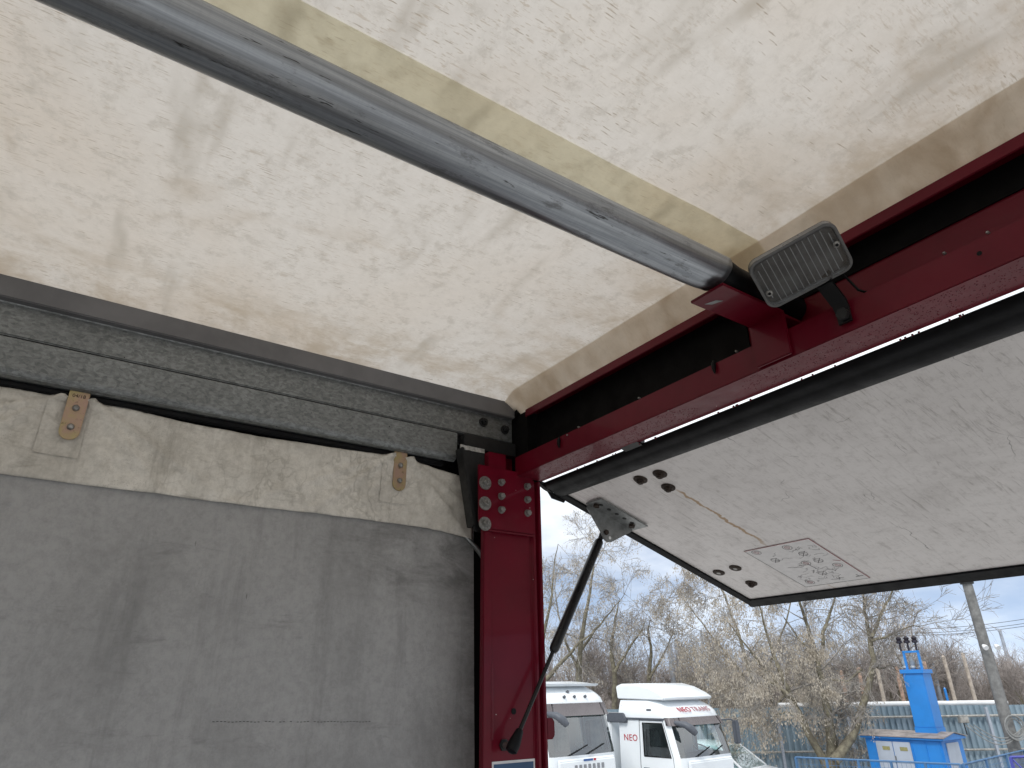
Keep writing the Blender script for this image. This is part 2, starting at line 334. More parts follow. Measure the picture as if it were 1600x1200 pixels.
# ------------------------------------------------------------------ geometry helpers
OFF = Vector((0, 0, ZC))
class MB:
    def __init__(s): s.v = []; s.f = []
    def add(s, vs, fs):
        o = len(s.v); s.v += [Vector(p) for p in vs]; s.f += [tuple(i + o for i in f) for f in fs]; return s
    def box(s, c, size, mat=None):
        hx, hy, hz = (q / 2 for q in size)
        vs = [Vector((x, y, z)) for x in (-hx, hx) for y in (-hy, hy) for z in (-hz, hz)]
        if mat: vs = [mat @ p for p in vs]
        c = Vector(c)
        return s.add([p + c for p in vs], [(0, 1, 3, 2), (4, 6, 7, 5), (0, 4, 5, 1), (2, 3, 7, 6), (0, 2, 6, 4), (1, 5, 7, 3)])
    def prism(s, pts, axis, a, b):
        """closed polygon pts (2-D) extruded along axis from a to b"""
        def P(p, t):
            return {'x': (t, p[0], p[1]), 'y': (p[0], t, p[1]), 'z': (p[0], p[1], t)}[axis]
        n = len(pts)
        vs = [P(p, a) for p in pts] + [P(p, b) for p in pts]
        fs = [tuple(range(n))[::-1], tuple(range(n, 2 * n))] + [(i, (i + 1) % n, n + (i + 1) % n, n + i) for i in range(n)]
        return s.add(vs, fs)
    def tube(s, pts, rad, n=8, cap=True):
        pts = [Vector(p) for p in pts]
        if not isinstance(rad, (list, tuple)): rad = [rad] * len(pts)
        rings = []; up = None
        for i, p in enumerate(pts):
            d = (pts[min(i + 1, len(pts) - 1)] - pts[max(i - 1, 0)])
            d = d.normalized() if d.length > 1e-9 else Vector((0, 0, 1))
            if up is None: up = Vector((0, 0, 1)) if abs(d.z) < 0.9 else Vector((1, 0, 0))
            a = d.cross(up).normalized(); b = a.cross(d); up = b
            rings.append([p + (a * math.cos(2 * math.pi * k / n) + b * math.sin(2 * math.pi * k / n)) * rad[i] for k in range(n)])
        o = len(s.v)
        for r in rings: s.v += r
        for i in range(len(rings) - 1):
            for k in range(n):
                s.f.append((o + i * n + k, o + i * n + (k + 1) % n, o + (i + 1) * n + (k + 1) % n, o + (i + 1) * n + k))
        if cap:
            s.f.append(tuple(o + k for k in range(n))[::-1]); s.f.append(tuple(o + (len(rings) - 1) * n + k for k in range(n)))
        return s
    def cyl(s, p, axis, r, h, n=12, r2=None):
        p = Vector(p); a = Vector(axis).normalized()
        return s.tube([p, p + a * h], [r, r if r2 is None else r2], n)
    def grid(s, fn, nu, nv):
        vs = [fn(i / nu, j / nv) for j in range(nv + 1) for i in range(nu + 1)]
        fs = [(j * (nu + 1) + i, j * (nu + 1) + i + 1, (j + 1) * (nu + 1) + i + 1, (j + 1) * (nu + 1) + i) for j in range(nv) for i in range(nu)]
        return s.add(vs, fs)
    def build(s, name, mat, parent=None, smooth=None, bevel=0.0, off=OFF, seg=2, fixn=True):
        base = parent_base(parent)
        me = bpy.data.meshes.new(name)
        me.from_pydata([p + off - base for p in s.v], [], s.f)
        if fixn or bevel:
            bm = bmesh.new(); bm.from_mesh(me)
            if fixn: bmesh.ops.recalc_face_normals(bm, faces=bm.faces)
            if bevel:
                es = [e for e in bm.edges if e.is_manifold and e.calc_face_angle(0) > 0.5]
                bmesh.ops.bevel(bm, geom=es, offset=bevel, segments=seg, affect='EDGES', clamp_overlap=True)
            bm.to_mesh(me); bm.free()
        me.materials.append(MAT[mat])
        if smooth is not None:
            me.polygons.foreach_set('use_smooth', [True] * len(me.polygons))
            try: me.set_sharp_from_angle(angle=R(smooth))
            except Exception: pass
        me.update()
        ob = bpy.data.objects.new(name, me); COL.objects.link(ob)
        if parent is not None: ob.parent = parent
        return ob
BASES = {}
def parent_base(p):
    b = Vector((0, 0, 0))
    while p is not None:
        b = b + BASES.get(p.name, Vector((0, 0, 0))); p = p.parent
    return b
def thing(name, loc, label, cat, group=None):
    o = bpy.data.objects.new(name, None); COL.objects.link(o); o.empty_display_size = 0.1
    o.location = Vector(loc); BASES[o.name] = Vector(loc)
    tag(o, label, cat, group); return o
def tag(o, label, cat, group=None):
    o['label'] = label; o['category'] = cat
    if group: o['group'] = group
    return o
def rel(x, y, z): return Vector((x, y, z)) + OFF
def toward(x, y, dist):
    """a point of the yard seen in the photo at (x, y), at that horizontal distance from the eye (relative to the eye)"""
    c = Vector(((x - 800) / 1032.67, -(y - 600) / 1032.67, -1.0))
    r = CX * c.x + CY * c.y + CZ * c.z
    return r * (dist / math.hypot(r.x, r.y))
def frame_pts(n, z=0): pass
def rrect(w, h, r, n=5):
    pts = []
    for cx, cy, a0 in ((w / 2 - r, h / 2 - r, 0), (-w / 2 + r, h / 2 - r, 90), (-w / 2 + r, -h / 2 + r, 180), (w / 2 - r, -h / 2 + r, 270)):
        for k in range(n + 1):
            a = R(a0 + 90 * k / n); pts.append((cx + r * math.cos(a), cy + r * math.sin(a)))
    return pts
def bolt(parent, p, axis, r, h, washer=0.0, mat='bolt_zinc', name='bolt', stud=True, wmat=None):
    """hexagon bolt head with a stud end; its washer is a sub-part"""
    a = Vector(axis).normalized(); p = Vector(p); mb = MB()
    wt = 0.0025 if washer else 0.0
    mb.cyl(p + a * wt, a, r, h, 6)
    mb.cyl(p + a * (wt + h), a, r * 0.8, h * 0.12, 12, r * 0.72)
    if stud: mb.cyl(p + a * (wt + h * 1.1), a, r * 0.52, h * 0.6, 10, r * 0.42)
    o = mb.build(name, mat, parent, smooth=35)
    if washer:
        MB().cyl(p, a, washer, wt, 20, washer * 0.96).build('washer', wmat or mat, o, smooth=35)
    return o

# ================================================================== THE YARD
gm = MB(); gm.add([(-400, -400, 0), (400, -400, 0), (400, 400, 0), (-400, 400, 0)], [(0, 1, 2, 3)])
g = gm.build('ground', 'yard', None, off=Vector((0, 0, 0))); g['kind'] = 'structure'

# ================================================================== CARGO BODY OF THE LORRY
YF = -4.2        # how far the body runs towards its front
XR = 1.25        # right side
# ---- floor
fl = thing('cargo_floor', rel(0, -1, -2.2), 'brown plank floor of the lorry body below the curtain', 'floor')
for i in range(12):
    x0 = -1.40 + i * (XR + 1.40) / 12
    MB().box((x0 + 0.11, -1.61, -2.22), (0.216, 5.16, 0.04)).build('plank', 'deck_floor', fl, bevel=0.003)
MB().box((-0.07, -1.61, -2.32), (2.6, 5.16, 0.15)).build('floor_frame', 'dark_metal', fl)

# ---- the closed front wall and the far side of the body (behind the camera)
fw = thing('front_wall', rel(-0.07, YF - 0.02, -2.2), 'ribbed grey front wall of the lorry body behind the viewer', 'wall')
for i in range(10):
    MB().box((-1.27 + i * 0.267, YF - 0.02, -0.745), (0.262, 0.03, 2.90)).build('panel', 'grey_strip', fw, bevel=0.003)
rc = thing('side_rail', rel(XR + 0.02, -1.6, 0.51), 'galvanised side rail on the open right side behind the viewer', 'rail')
MB().prism([(XR - 0.01, 0.51), (XR + 0.1, 0.51), (XR + 0.1, 0.70), (XR - 0.01, 0.70)], 'y', YF, 0.93).build('profile', 'galvanised', rc, bevel=0.002)

# ---- roof tarpaulin
roof = thing('roof_tarpaulin', rel(-0.07, -1, 0.71), 'dirty cream translucent tarpaulin roof stretched overhead', 'tarpaulin')
def roof_z(x, y):
    z = 0.712 + 0.0035 * noise.noise(Vector((x * 1.3, y * 1.3, 0)))
    e = max(0.0, min(1.0, (y - 0.15) / 0.75)); fd = 1 - max(0.0, min(1.0, (y - 0.74) / 0.14)); fd = fd * fd * (3 - 2 * fd)
    e *= 1.15 * max(0.06, fd) ** 0.5
    z += 0.0065 * e * e * math.sin(x * 21 + y * 9 + 2 * noise.noise(Vector((x * 2, y * 2, 4)))) * (0.5 + noise.noise(Vector((x * 3, y * 2, 8))))
    z += 0.010 * math.exp(-((x + 0.54) / 0.09) ** 2) * (-0.3)
    if x < -1.30: z -= 0.022 * min(1, (-1.30 - x) / 0.05) ** 1.5
    if y > 0.899:
        k = min(1, (y - 0.899) / 0.046); z = z * (1 - k) + 0.6615 * k if y < 0.945 else 0.6615
    return z
def rs(u, v):
    x = -1.353 + u * (XR + 1.353); y = YF + (0.978 - YF) * (v if v < 0.6 else v)
    return (x, y, roof_z(x, y))
def rsheet(u, v):
    vv = v * 0.35 / 0.35
    y = YF + (0.978 - YF) * (1 - (1 - v) ** 2.2)
    x = -1.353 + u * (XR + 1.353)
    return (x, y, roof_z(x, y))
MB().grid(rsheet, 150, 150).build('sheet', 'roof_fabric', roof, smooth=60, fixn=False)
def rstrip(u, v):
    x = -0.665 + u * 0.124; y = YF + (0.93 - YF) * (1 - (1 - v) ** 2); return (x, y, roof_z(x, y) - 0.0022)
MB().grid(rstrip, 8, 120).build('tube_strip', 'roof_strip', roof, smooth=60, fixn=False)
def rhem(u, v):
    x = -1.35 + u * (XR + 1.35); y = 0.897 + v * 0.075 + 0.0008 * noise.noise(Vector((x * 3, 3, 0))) * (1 - v); return (x, y, roof_z(x, y) - 0.0045)
MB().grid(rhem, 120, 14).build('edge_hem', 'roof_hem', roof, smooth=60, fixn=False)
# ---- tubular roof bow
TX, TZ, TR = -0.542, 0.587, 0.0319
bow = thing('roof_bow', rel(TX, -1, TZ), 'scuffed galvanised steel tube running under the tarpaulin roof', 'tube')
mb = MB(); n = 40; rings = []
ys = [YF + 0.1] + [YF + 0.1 + k * (0.70 - YF - 0.1) / 30 for k in range(1, 31)] + [0.715, 0.728, 0.74, 0.752, 0.764]
for y in ys:
    k = max(0, min(1, (y - 0.705) / 0.05))
    ring = []
    for q in range(n):
        a = 2 * math.pi * q / n; x = TR * math.cos(a); z = TR * math.sin(a)
        if z < 0: z *= (1 - 0.16 * k * k); x *= 1 + 0.02 * k
        # crimped dents at the underside of the end
        dn = math.exp(-((a - 4.95) / 0.2) ** 2) * math.exp(-((y - 0.742) / 0.012) ** 2) * 0.006
        x -= dn * math.cos(a); z -= dn * math.sin(a)
        ring.append((TX + x, y + 0.25 * z * (1 if y > 0.75 else 0), TZ + z))
    rings.append(ring)
o = 0
for r_ in rings: mb.v += [Vector(p) for p in r_]
for i in range(len(rings) - 1):
    for q in range(n): mb.f.append((i * n + q, i * n + (q + 1) % n, (i + 1) * n + (q + 1) % n, (i + 1) * n + q))
tb = mb.build('tube', 'tube_steel', bow, smooth=50)
sm = tb.modifiers.new('wall', 'SOLIDIFY'); sm.thickness = 0.0025; sm.offset = -1
MB().tube([(TX, 0.70, TZ + 0.003), (TX, 0.772, TZ + 0.003), (TX, 0.80, TZ + 0.002), (TX, 0.86, TZ), (TX, 0.965, TZ)], [0.0275, 0.0275, 0.024, 0.024, 0.024], 20).build('end_plug', 'black_rubber', bow, smooth=40)

# ---- side rail (left, galvanised)
rail = thing('side_rail', rel(-1.4, -1, 0.51), 'mottled galvanised side rail above the grey curtain', 'rail')
XB = -1.365
MB().prism([(-1.346, 0.647), (-1.346, 0.69), (-1.46, 0.705), (-1.46, 0.65)], 'y', YF, 0.93).build('top_trim', 'grey_strip', rail, bevel=0.002)
up = MB(); up.prism([(XB, 0.583), (XB - 0.0005, 0.645), (XB + 0.004, 0.6535), (-1.455, 0.6535), (-1.455, 0.583)], 'y', YF, 0.9335).build('upper_profile', 'galvanised', rail, bevel=0.0025)
lo = MB(); lo.prism([(XB + 0.002, 0.520), (XB - 0.003, 0.511), (XB - 0.012, 0.5075), (-1.383, 0.5075), (-1.383, 0.530), (-1.45, 0.53), (-1.45, 0.5795), (XB + 0.002, 0.5795)], 'y', YF, 0.766).build('lower_profile', 'galvanised', rail, bevel=0.0015)
MB().prism([(-1.385, 0.496), (-1.385, 0.5065), (-1.40, 0.5065), (-1.40, 0.496)], 'y', YF, 0.742).build('track_lip', 'black_rubber', rail, bevel=0.002)
MB().box((-1.459, -1.64, 0.50), (0.006, 5.1, 0.21)).build('light_block', 'black_rubber', rail)  # added black strip behind the rail, blocks outside light above the curtain
for y, z in ((0.842, 0.624), (0.908, 0.616)):
    bolt(rail, (XB + 0.001, y, z), (1, 0, 0), 0.0085, 0.008, 0.0125, 'dark_metal')

# ---- side curtain
cur = thing('side_curtain', rel(-1.4, -1, -2.2), 'dirty grey tarpaulin curtain hanging along the left side', 'curtain')
XC = -1.395
def cx(y, z):
    w = 0.006 * noise.noise(Vector((y * 1.6, z * 0.8, 2))) + 0.0018 * noise.noise(Vector((y * 7, z * 2.2, 5)))
    return XC + w
def csheet(u, v):
    y = YF + 0.05 + (0.846 - YF - 0.05) * u; z = -2.17 + (0.37 + 2.17) * v
    y2 = y - (0.012 * max(0, min(1, (z + 0.16) / 0.5)) if u > 0.999 else 0)
    return (cx(y, z), y2, z)
MB().grid(csheet, 220, 90).build('cloth', 'curtain_grey', cur, smooth=70, fixn=False)
HY = (-0.030, 0.6235)                       # hanger positions in view
def hem_x(y, z):
    w = cx(y, z) + 0.004
    for h in HY + (-0.68, -1.33, -1.98, -2.6):
        d = y - h; t_ = 0.5 - z
        # folds fanning down from each hanger
        for a, s_, amp in ((0.35, 0.013, 0.008), (-0.42, 0.014, 0.0085), (0.95, 0.014, 0.012), (-1.1, 0.015, 0.012), (1.7, 0.018, 0.009), (-2.0, 0.02, 0.008)):
            c_ = a * t_ + (0.02 if a > 0 else -0.02)
            w += amp * math.exp(-((d - c_) / (s_ * (0.6 + 4 * max(t_, 0)))) ** 2) * math.exp(-max(0, t_) / 0.16)
    w += 0.0050 * abs(noise.noise(Vector((y * 11 + z * 6, z * 14 - y * 4, 1)))) + 0.0036 * abs(noise.noise(Vector((y * 26 - z * 14, z * 30 + y * 9, 7)))) + 0.0012 * noise.noise(Vector((y * 70, z * 70, 2)))
    return w
def hem(u, v):
    y = YF + 0.05 + (0.828 - YF - 0.05) * u
    zt = 0.492 + 0.004 * math.cos((y - 0.62) * 2 * math.pi / 0.65) + 0.002 * noise.noise(Vector((y * 9, 0, 0)))
    zb = 0.3395 + 0.0025 * noise.noise(Vector((y * 5, 4, 0)))
    k = max(0, (y - 0.64) / 0.19)
    zt -= 0.020 * k; zb -= 0.017 * k * k
    z = zb + (zt - zb) * v
    return (hem_x(y, z), y, z)
hm = MB().grid(hem, 640, 34).build('top_hem', 'hem_cream', cur, smooth=70, fixn=False)
sm = hm.modifiers.new('thick', 'SOLIDIFY'); sm.thickness = 0.002
def patch(h):
    def fn(u, v):
        y = h - 0.045 + 0.068 * u; z = 0.385 + 0.098 * v
        return (hem_x(y, z) + 0.0025, y, z)
    return fn
for k, h in enumerate(HY + (-0.68,)):
    MB().grid(patch(h), 10, 12).build('reinforcing_patch', 'hem_cream', cur, smooth=60, fixn=False)
for k, h in enumerate(HY + (-0.68, -1.33)):
    xh = XC + 0.0125
    mb = MB(); w_ = 0.0165; zb = 0.414 + w_
    pts = [(h - w_, 0.56), (h - w_, zb)] + [(h - w_ * math.cos(R(a)), zb - w_ * math.sin(R(a))) for a in range(15, 180, 15)] + [(h + w_, zb), (h + w_, 0.56)]
    mb.prism(pts, 'x', xh, xh + 0.003)
    hg = mb.build('hanger', 'yellow_zinc', cur, bevel=0.0008)
    hg['label'] = ['yellow zinc hanger strap with 04/18 stamp on its top', 'brownish zinc hanger strap near the red post'][k] if k < 2 else 'zinc hanger strap'
    for z in (0.475, 0.438):
        bm_ = MB(); p = Vector((xh + 0.003, h, z)); bm_.tube([p, p + Vector((0.003, 0, 0)), p + Vector((0.0055, 0, 0)), p + Vector((0.0068, 0, 0))], [0.0062, 0.006, 0.0045, 0.002], 12)
        bm_.build('rivet', 'bolt_zinc', hg, smooth=40)
def text_mesh(name, body, size, mat, parent, mw, extrude=0.0003, spacing=1.0):
    """flat lettering turned into a mesh; mw places the text plane (eye-relative or world, already final)"""
    cu = bpy.data.curves.new(name, 'FONT'); cu.body = body; cu.size = size; cu.align_x = 'CENTER'; cu.align_y = 'CENTER'; cu.extrude = extrude; cu.space_character = spacing
    tmp = bpy.data.objects.new('tmp_text', cu); COL.objects.link(tmp)
    dg = bpy.context.evaluated_depsgraph_get(); me = bpy.data.meshes.new_from_object(tmp.evaluated_get(dg))
    bpy.data.objects.remove(tmp); bpy.data.curves.remove(cu)
    me.transform(Matrix.Translation(-parent_base(parent)) @ mw); me.materials.clear(); me.materials.append(MAT[mat]); me.name = name
    ob = bpy.data.objects.new(name, me); COL.objects.link(ob); ob.parent = parent; return ob
# stamped date on the first hanger
M_ = Matrix(((0, 0, 1, XC + 0.0158), (1, 0, 0, HY[0]), (0, 1, 0, 0.4985 + ZC), (0, 0, 0, 1)))
text_mesh('stamp', '04/18', 0.0095, 'bolt_rust', cur, M_)
# dark edge of the curtain by the post
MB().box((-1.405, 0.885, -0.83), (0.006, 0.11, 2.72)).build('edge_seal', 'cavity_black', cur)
MB().tube([(-1.388, 0.80, 0.335), (-1.384, 0.835, 0.306), (-1.382, 0.868, 0.268)], [0.004, 0.006, 0.006], 8).build('tension_lever', 'bracket_zinc', cur, smooth=40)
# stitched line low on the curtain
st = MB()
for k in range(46):
    y = 0.30 + k * 0.0066
    if random.random() < 0.8:
        st.box((cx(y, -0.055) + 0.0006, y, -0.050 - 0.033 * (y - .25) + 0.0006 * math.sin(k)), (0.0006, 0.0036, 0.0008))
s_ = st.build('stitching', 'black_rubber', cur); s_['kind'] = 'stuff'

# ---- rear portal frame: header channel, corner post, plate, bolts
por = thing('portal_frame', rel(-1.36, 0.89, -2.2), 'dark red steel portal frame with corner post and roof header', 'frame')
sec = [(0.896, 0.470), (0.896, 0.5195), (0.9005, 0.5195), (0.9005, 0.4745), (0.9705, 0.4745), (0.9705, 0.652), (0.9345, 0.652), (0.9345, 0.636), (0.930, 0.636), (0.930, 0.6565), (0.978, 0.6565), (0.978, 0.470)]
MB().prism(sec, 'x', -1.3, XR).build('header', 'red_paint', por, bevel=0.0012)
ps = [(-1.42, .90), (-1.316, .808), (-1.312, .805), (-1.298, .805), (-1.298, .826), (-1.306, .831), (-1.306, .939), (-1.298, .944), (-1.298, .952), (-1.310, .955), (-1.310, .960), (-1.298, .963), (-1.298, .971), (-1.42, .971)]
MB().prism(ps, 'z', -2.2, 0.468).build('corner_post', 'red_paint', por, bevel=0.0015)
MB().box((-.97, .9682, .600), (.66, .003, .10)).build('cavity_shade', 'cavity_black', por)  # black strip that paints the header cavity's deep shade, not a real lining
MB().box((.30, .9682, .626), (1.87, .003, .048)).build('cavity_shade', 'cavity_black', por)  # same painted shade along the upper back wall
MB().box((-1.385, .958, .563), (.165, .040, .187)).build('leak_filler', 'cavity_black', por)  # added black filler, stops daylight leaking in at the corner
MB().box((-1.372, .951, .669), (.07, .044, .026)).build('leak_filler', 'cavity_black', por)  # added too, shuts the small light leak above it
MB().prism([(-1.376, .83), (-1.371, .83), (-1.371, .936), (-1.42, .936), (-1.42, .83)], 'z', 0.4685, 0.5785).build('post_head', 'red_paint', por, bevel=0.001)
MB().prism([(-p[0] - 0.05, p[1]) for p in ps], 'z', -2.2, 0.463).build('corner_post', 'red_paint', por, bevel=0.0015)
pl = MB(); pl.prism([(.785, .482), (.943, .480), (.943, .331), (.812, .331), (.800, .334), (.7875, .345)], 'x', -1.2975, -1.2915)
plate = pl.build('corner_plate', 'red_paint', por, bevel=0.0015)
MB().tube([(-1.293, y, 0.3285 + 0.0012 * noise.noise(Vector((y * 90, 0, 0)))) for y in [0.812 + k * 0.0065 for k in range(21)]], 0.0032, 6).build('weld_bead', 'red_paint', por, smooth=60)
MB().box((-1.312, 0.845, 0.50), (0.02, 0.05, 0.045)).build('plate_stub', 'red_paint', por, bevel=0.001)
for z in (.438, .389, .341): bolt(por, (-1.2914, .803, z), (1, 0, 0), .0088, .009, .0165, 'bolt_zinc')
for z in (.446, .412, .379): bolt(por, (-1.2914, .848, z), (1, 0, 0), .0072, .007, .0088, 'bolt_zinc', stud=False)
for z in (.447, .414, .381): bolt(por, (-1.2914, .924, z), (1, 0, 0), .0072, .007, .0088, 'bolt_zinc', stud=False)
# black gusset behind the plate, with silver tape on its top
gs = MB(); gs.prism([(.752, .528), (.822, .528), (.822, .33), (.800, .33), (.790, .352)], 'x', -1.335, -1.322)
gus = gs.build('black_gusset', 'dark_metal', por, bevel=0.002)
MB().prism([(.750, .525), (.786, .34), (.795, .34), (.757, .525)], 'x', -1.345, -1.312).build('gusset_flange', 'dark_metal', gus, bevel=0.001)
MB().grid(lambda u, v: (-1.3205 + 0.0016 * noise.noise(Vector((u * 9, v * 3, 3))), .750 + .069 * u, .5225 + .011 * v + .0015 * noise.noise(Vector((u * 7, 1, 0)))), 22, 4).build('foil_tape', 'silver_tape', gus, smooth=60, fixn=False)
MB().prism([(-1.372, .540), (-1.345, .540), (-1.345, .575), (-1.372, .575)], 'y', .775, .93).build('rail_bearer', 'dark_metal', por, bevel=.001)
# tongue under the tube end and the web below it
MB().prism([(.744, .5485), (.895, .5485), (.895, .5535), (.744, .5535)], 'x', -.583, -.519).build('tube_tongue', 'red_paint', por, bevel=.001)
MB().prism([(-.584, .473), (-.584, .55), (-.518, .55), (-.518, .473)], 'y', .8885, .8945).build('tongue_web', 'red_paint', por, bevel=.0015)
MB().prism([(.8945, .545), (.972, .545), (.972, .551), (.8945, .551)], 'x', -.58, -.522).build('tongue_root', 'red_paint', por, bevel=.001)
sc = MB()
sc.grid(lambda u, v: (-.560 + .018 * (u - .5) + .006 * (v - .5), .772 + .011 * (v - .5) + .006 * (u - .5), .5479), 3, 3).build('paint_scrape', 'bracket_zinc', por, fixn=False)
for x, z in ((-.279, .5215), (-.226, .5215), (-.621, .5225), (-1.05, .5205), (-1.09, .514), (-.86, .5215)):
    mbr = MB(); p = Vector((x, .895, z)); mbr.tube([p + Vector((0, .004, 0)), p, p - Vector((0, .0018, 0))], [.0022, .0022, .001], 8); mbr.build('rivet', 'bolt_zinc', por, smooth=40)
for x, z in ((-.669, .5145), (-1.118, .5075)):
    mbr = MB(); p = Vector((x, .8945, z)); mbr.tube([p + Vector((0, 0, .010)), p + Vector((0, -.002, .003)), p + Vector((0, -.003, -.008)), p + Vector((0, -.002, -.016))], [.0015, .0042, .0036, .0012], 8); mbr.build('cable_clip', 'black_rubber', por, smooth=50)
MB().cyl((-.242, .8962, .499), (0, -1, 0), .0032, .0006, 12).build('drain_hole', 'black_rubber', por)
MB().cyl((-1.3055, .887, -.049), (1, 0, 0), .0062, .0008, 16).build('post_hole', 'black_rubber', por)
MB().prism([(.972, -.064), (.986, -.064), (.992, -.072), (.992, -.098), (.986, -.106), (.972, -.106)], 'x', -1.312, -1.300).build('latch_tab', 'red_paint', por, bevel=.001)
MB().tube([(-1.300, .828, .045), (-1.2985, .828, -.10)], .003, 6).build('weld_bead', 'red_paint', por, smooth=60)
# small blue plate stuck low on the post
MB().box((-1.3052, .8855, -.205), (.0012, .108, .13)).build('sticker', 'sticker_white', por)
MB().box((-1.3041, .8855, -.2055), (.0012, .099, .121)).build('sticker_field', 'sticker_blue', por)
# rain drops under the header flange
dr = MB()
for k in range(2600):
    x = -1.26 + random.random() ** 1.0 * 1.35
    y = .902 + .066 * random.random(); r_ = .0006 + .0009 * random.random() ** 2
    if noise.noise(Vector((x * 5, y * 12, 0))) < -0.22: continue
    z = .4699; o = len(dr.v)
    for q in range(6): dr.v.append(Vector((x + r_ * math.cos(q * 1.0472), y + r_ * math.sin(q * 1.0472), z)))
    for q in range(6): dr.v.append(Vector((x + .62 * r_ * math.cos(q * 1.0472), y + .62 * r_ * math.sin(q * 1.0472), z - .42 * r_)))
    dr.v.append(Vector((x, y, z - .55 * r_)))
    for q in range(6):
        dr.f.append((o + q, o + (q + 1) % 6, o + 6 + (q + 1) % 6, o + 6 + q)); dr.f.append((o + 6 + q, o + 6 + (q + 1) % 6, o + 12))
for k in range(26):
    x = -1.28 + 1.35 * random.random(); r_ = .0012 + .0012 * random.random(); p = Vector((x, .975, .4655))
    dr.tube([p + Vector((0, 0, .001)), p - Vector((0, 0, r_ * .8)), p - Vector((0, 0, r_ * 1.5))], [r_, r_ * .9, r_ * .2], 6)
d_ = dr.build('rain_drops', 'wet_red', por, smooth=80, fixn=False); d_['kind'] = 'stuff'

# ---- flap hinged to the header
FH = Vector((0, 1.009, .459)); FD = Vector((0, .742, -.242)).normalized(); FN = Vector((1, 0, 0)).cross(FD)   # FN points up
flap = thing('top_flap', rel(0, 0, 0) + FH, 'white board flap with black edging held half open outside', 'flap')
flap.matrix_world = Matrix.Translation(rel(0, 0, 0) + FH)
flap.rotation_euler = (math.atan2(FD.z, FD.y), 0, 0)
# inside the flap everything is local: x across, y away from the hinge, z up through the board
Z0 = Vector((0, 0, 0))
def fbuild(mb, name, mat, parent=flap, **k):
    BASES_saved = BASES.get(flap.name); BASES[flap.name] = Vector((0, 0, 0))
    o = mb.build(name, mat, parent, off=Z0, **k); BASES[flap.name] = BASES_saved; return o
MB_ = MB(); MB_.box(((XR - .01 - 1.295) / 2, .40, .0105), (XR - .01 + 1.295, .755, .020)); fbuild(MB_, 'board', 'flap_board', bevel=.001)
# side and far trims, seal along the hinge
fbuild(MB().prism([(-1.316, .030), (-1.316, -.005), (-1.309, -.009), (-1.290, -.0045), (-1.290, .0005), (-1.296, .0005), (-1.296, .030)], 'y', .018, .792), 'side_trim', 'black_rubber', bevel=.0015)
fbuild(MB().prism([(.790, .030), (.793, -.006), (.786, -.010), (.752, -.004), (.752, .0005), (.778, .0005), (.778, .030)], 'x', -1.314, XR), 'far_trim', 'black_rubber', bevel=.0015)
sealp = [(-.0265, .002), (-.024, -.003), (-.012, -.009), (-.002, -.0065), (.004, -.009), (.018, -.011), (.034, -.0075), (.045, -.002), (.045, .0003), (.022, .0003), (.022, .0205), (.008, .013), (-.010, .007), (-.022, .0055)]
fbuild(MB().prism(sealp, 'x', -1.302, XR), 'hinge_seal', 'black_rubber', bevel=.002, smooth=50)
fbuild(MB().prism([(-.042, .002), (-.036, -.003), (-.012, -.008), (.012, -.008), (.012, .018), (-.01, .008)], 'x', -1.318, -1.302), 'seal_end', 'black_rubber', bevel=.002)
fbuild(MB().tube([(-1.316, .0, -.004), (-1.3165, .02, -.010), (-1.315, .055, -.008)], [.003, .008, .005], 8), 'corner_cap', 'black_rubber', smooth=60)
for x in (-.975, -.12, .8):
    fbuild(MB().box((x, -.040, .006), (.058, .040, .016)), 'hinge', 'black_paint', bevel=.003)
for x, y in ((-1.063, .081), (-1.004, .084), (-1.031, .139), (-1.248, .566), (-1.184, .557), (-1.21, .656)):
    mb = MB(); mb.tube([(x, y, .0005), (x, y, -.002), (x, y, -.0035)], [.0165, .0165, .0145], 18); w = fbuild(mb, 'bolt', 'bolt_rust', smooth=40)
    ring_hole = (x, y) in ((-1.248, .566), (-1.184, .557))
    mb = MB()
    if ring_hole: mb.cyl((x, y, -.0034), (0, 0, -1), .006, .0006, 10)
    else: mb.cyl((x, y, -.0034), (0, 0, -1), .0090, .006, 6).cyl((x, y, -.009), (0, 0, -1), .005, .003, 8)
    fbuild(mb, 'bolt_nut', 'bolt_zinc' if ring_hole else 'bolt_rust', w)
# sheet of drawn loading instructions stuck to the board (flat print, red frame)
SA, SB, SC_, SD = Vector((-1.094, .482, 0)), Vector((-.908, .480, 0)), Vector((-.905, .719, 0)), Vector((-1.086, .722, 0))
def spt(u, v, z): 
    a = SA.lerp(SB, u); b = SD.lerp(SC_, u); p = a.lerp(b, v); return Vector((p.x, p.y, z))
mb = MB(); mb.add([spt(0, 0, -.0006), spt(1, 0, -.0006), spt(1, 1, -.0006), spt(0, 1, -.0006)], [(0, 3, 2, 1)]); sheet = fbuild(mb, 'instruction_sheet', 'sticker_white', fixn=False)
def stroke(mb, pts, w):
    P = [spt(u, v, -.0010) for u, v in pts]
    for a, b in zip(P[:-1], P[1:]):
        d = (b - a)
        if d.length < 1e-6: continue
        d.normalize(); q = Vector((-d.y, d.x, 0)) * w / 2; e = d * w * .3
        mb.add([a - q - e, b - q + e, b + q + e, a + q - e], [(0, 1, 2, 3)])
redm, blk, gry = MB(), MB(), MB()
stroke(redm, [(0, 0), (1, 0), (1, 1)], .0022); stroke(blk, [(1, 1), (0, 1), (0, 0)], .0014)
rnd = random.Random(3)
def circ(u, v, r, n=12): return [(u + r * math.cos(6.2832 * k / n), v + r * .78 * math.sin(6.2832 * k / n)) for k in range(n + 1)]
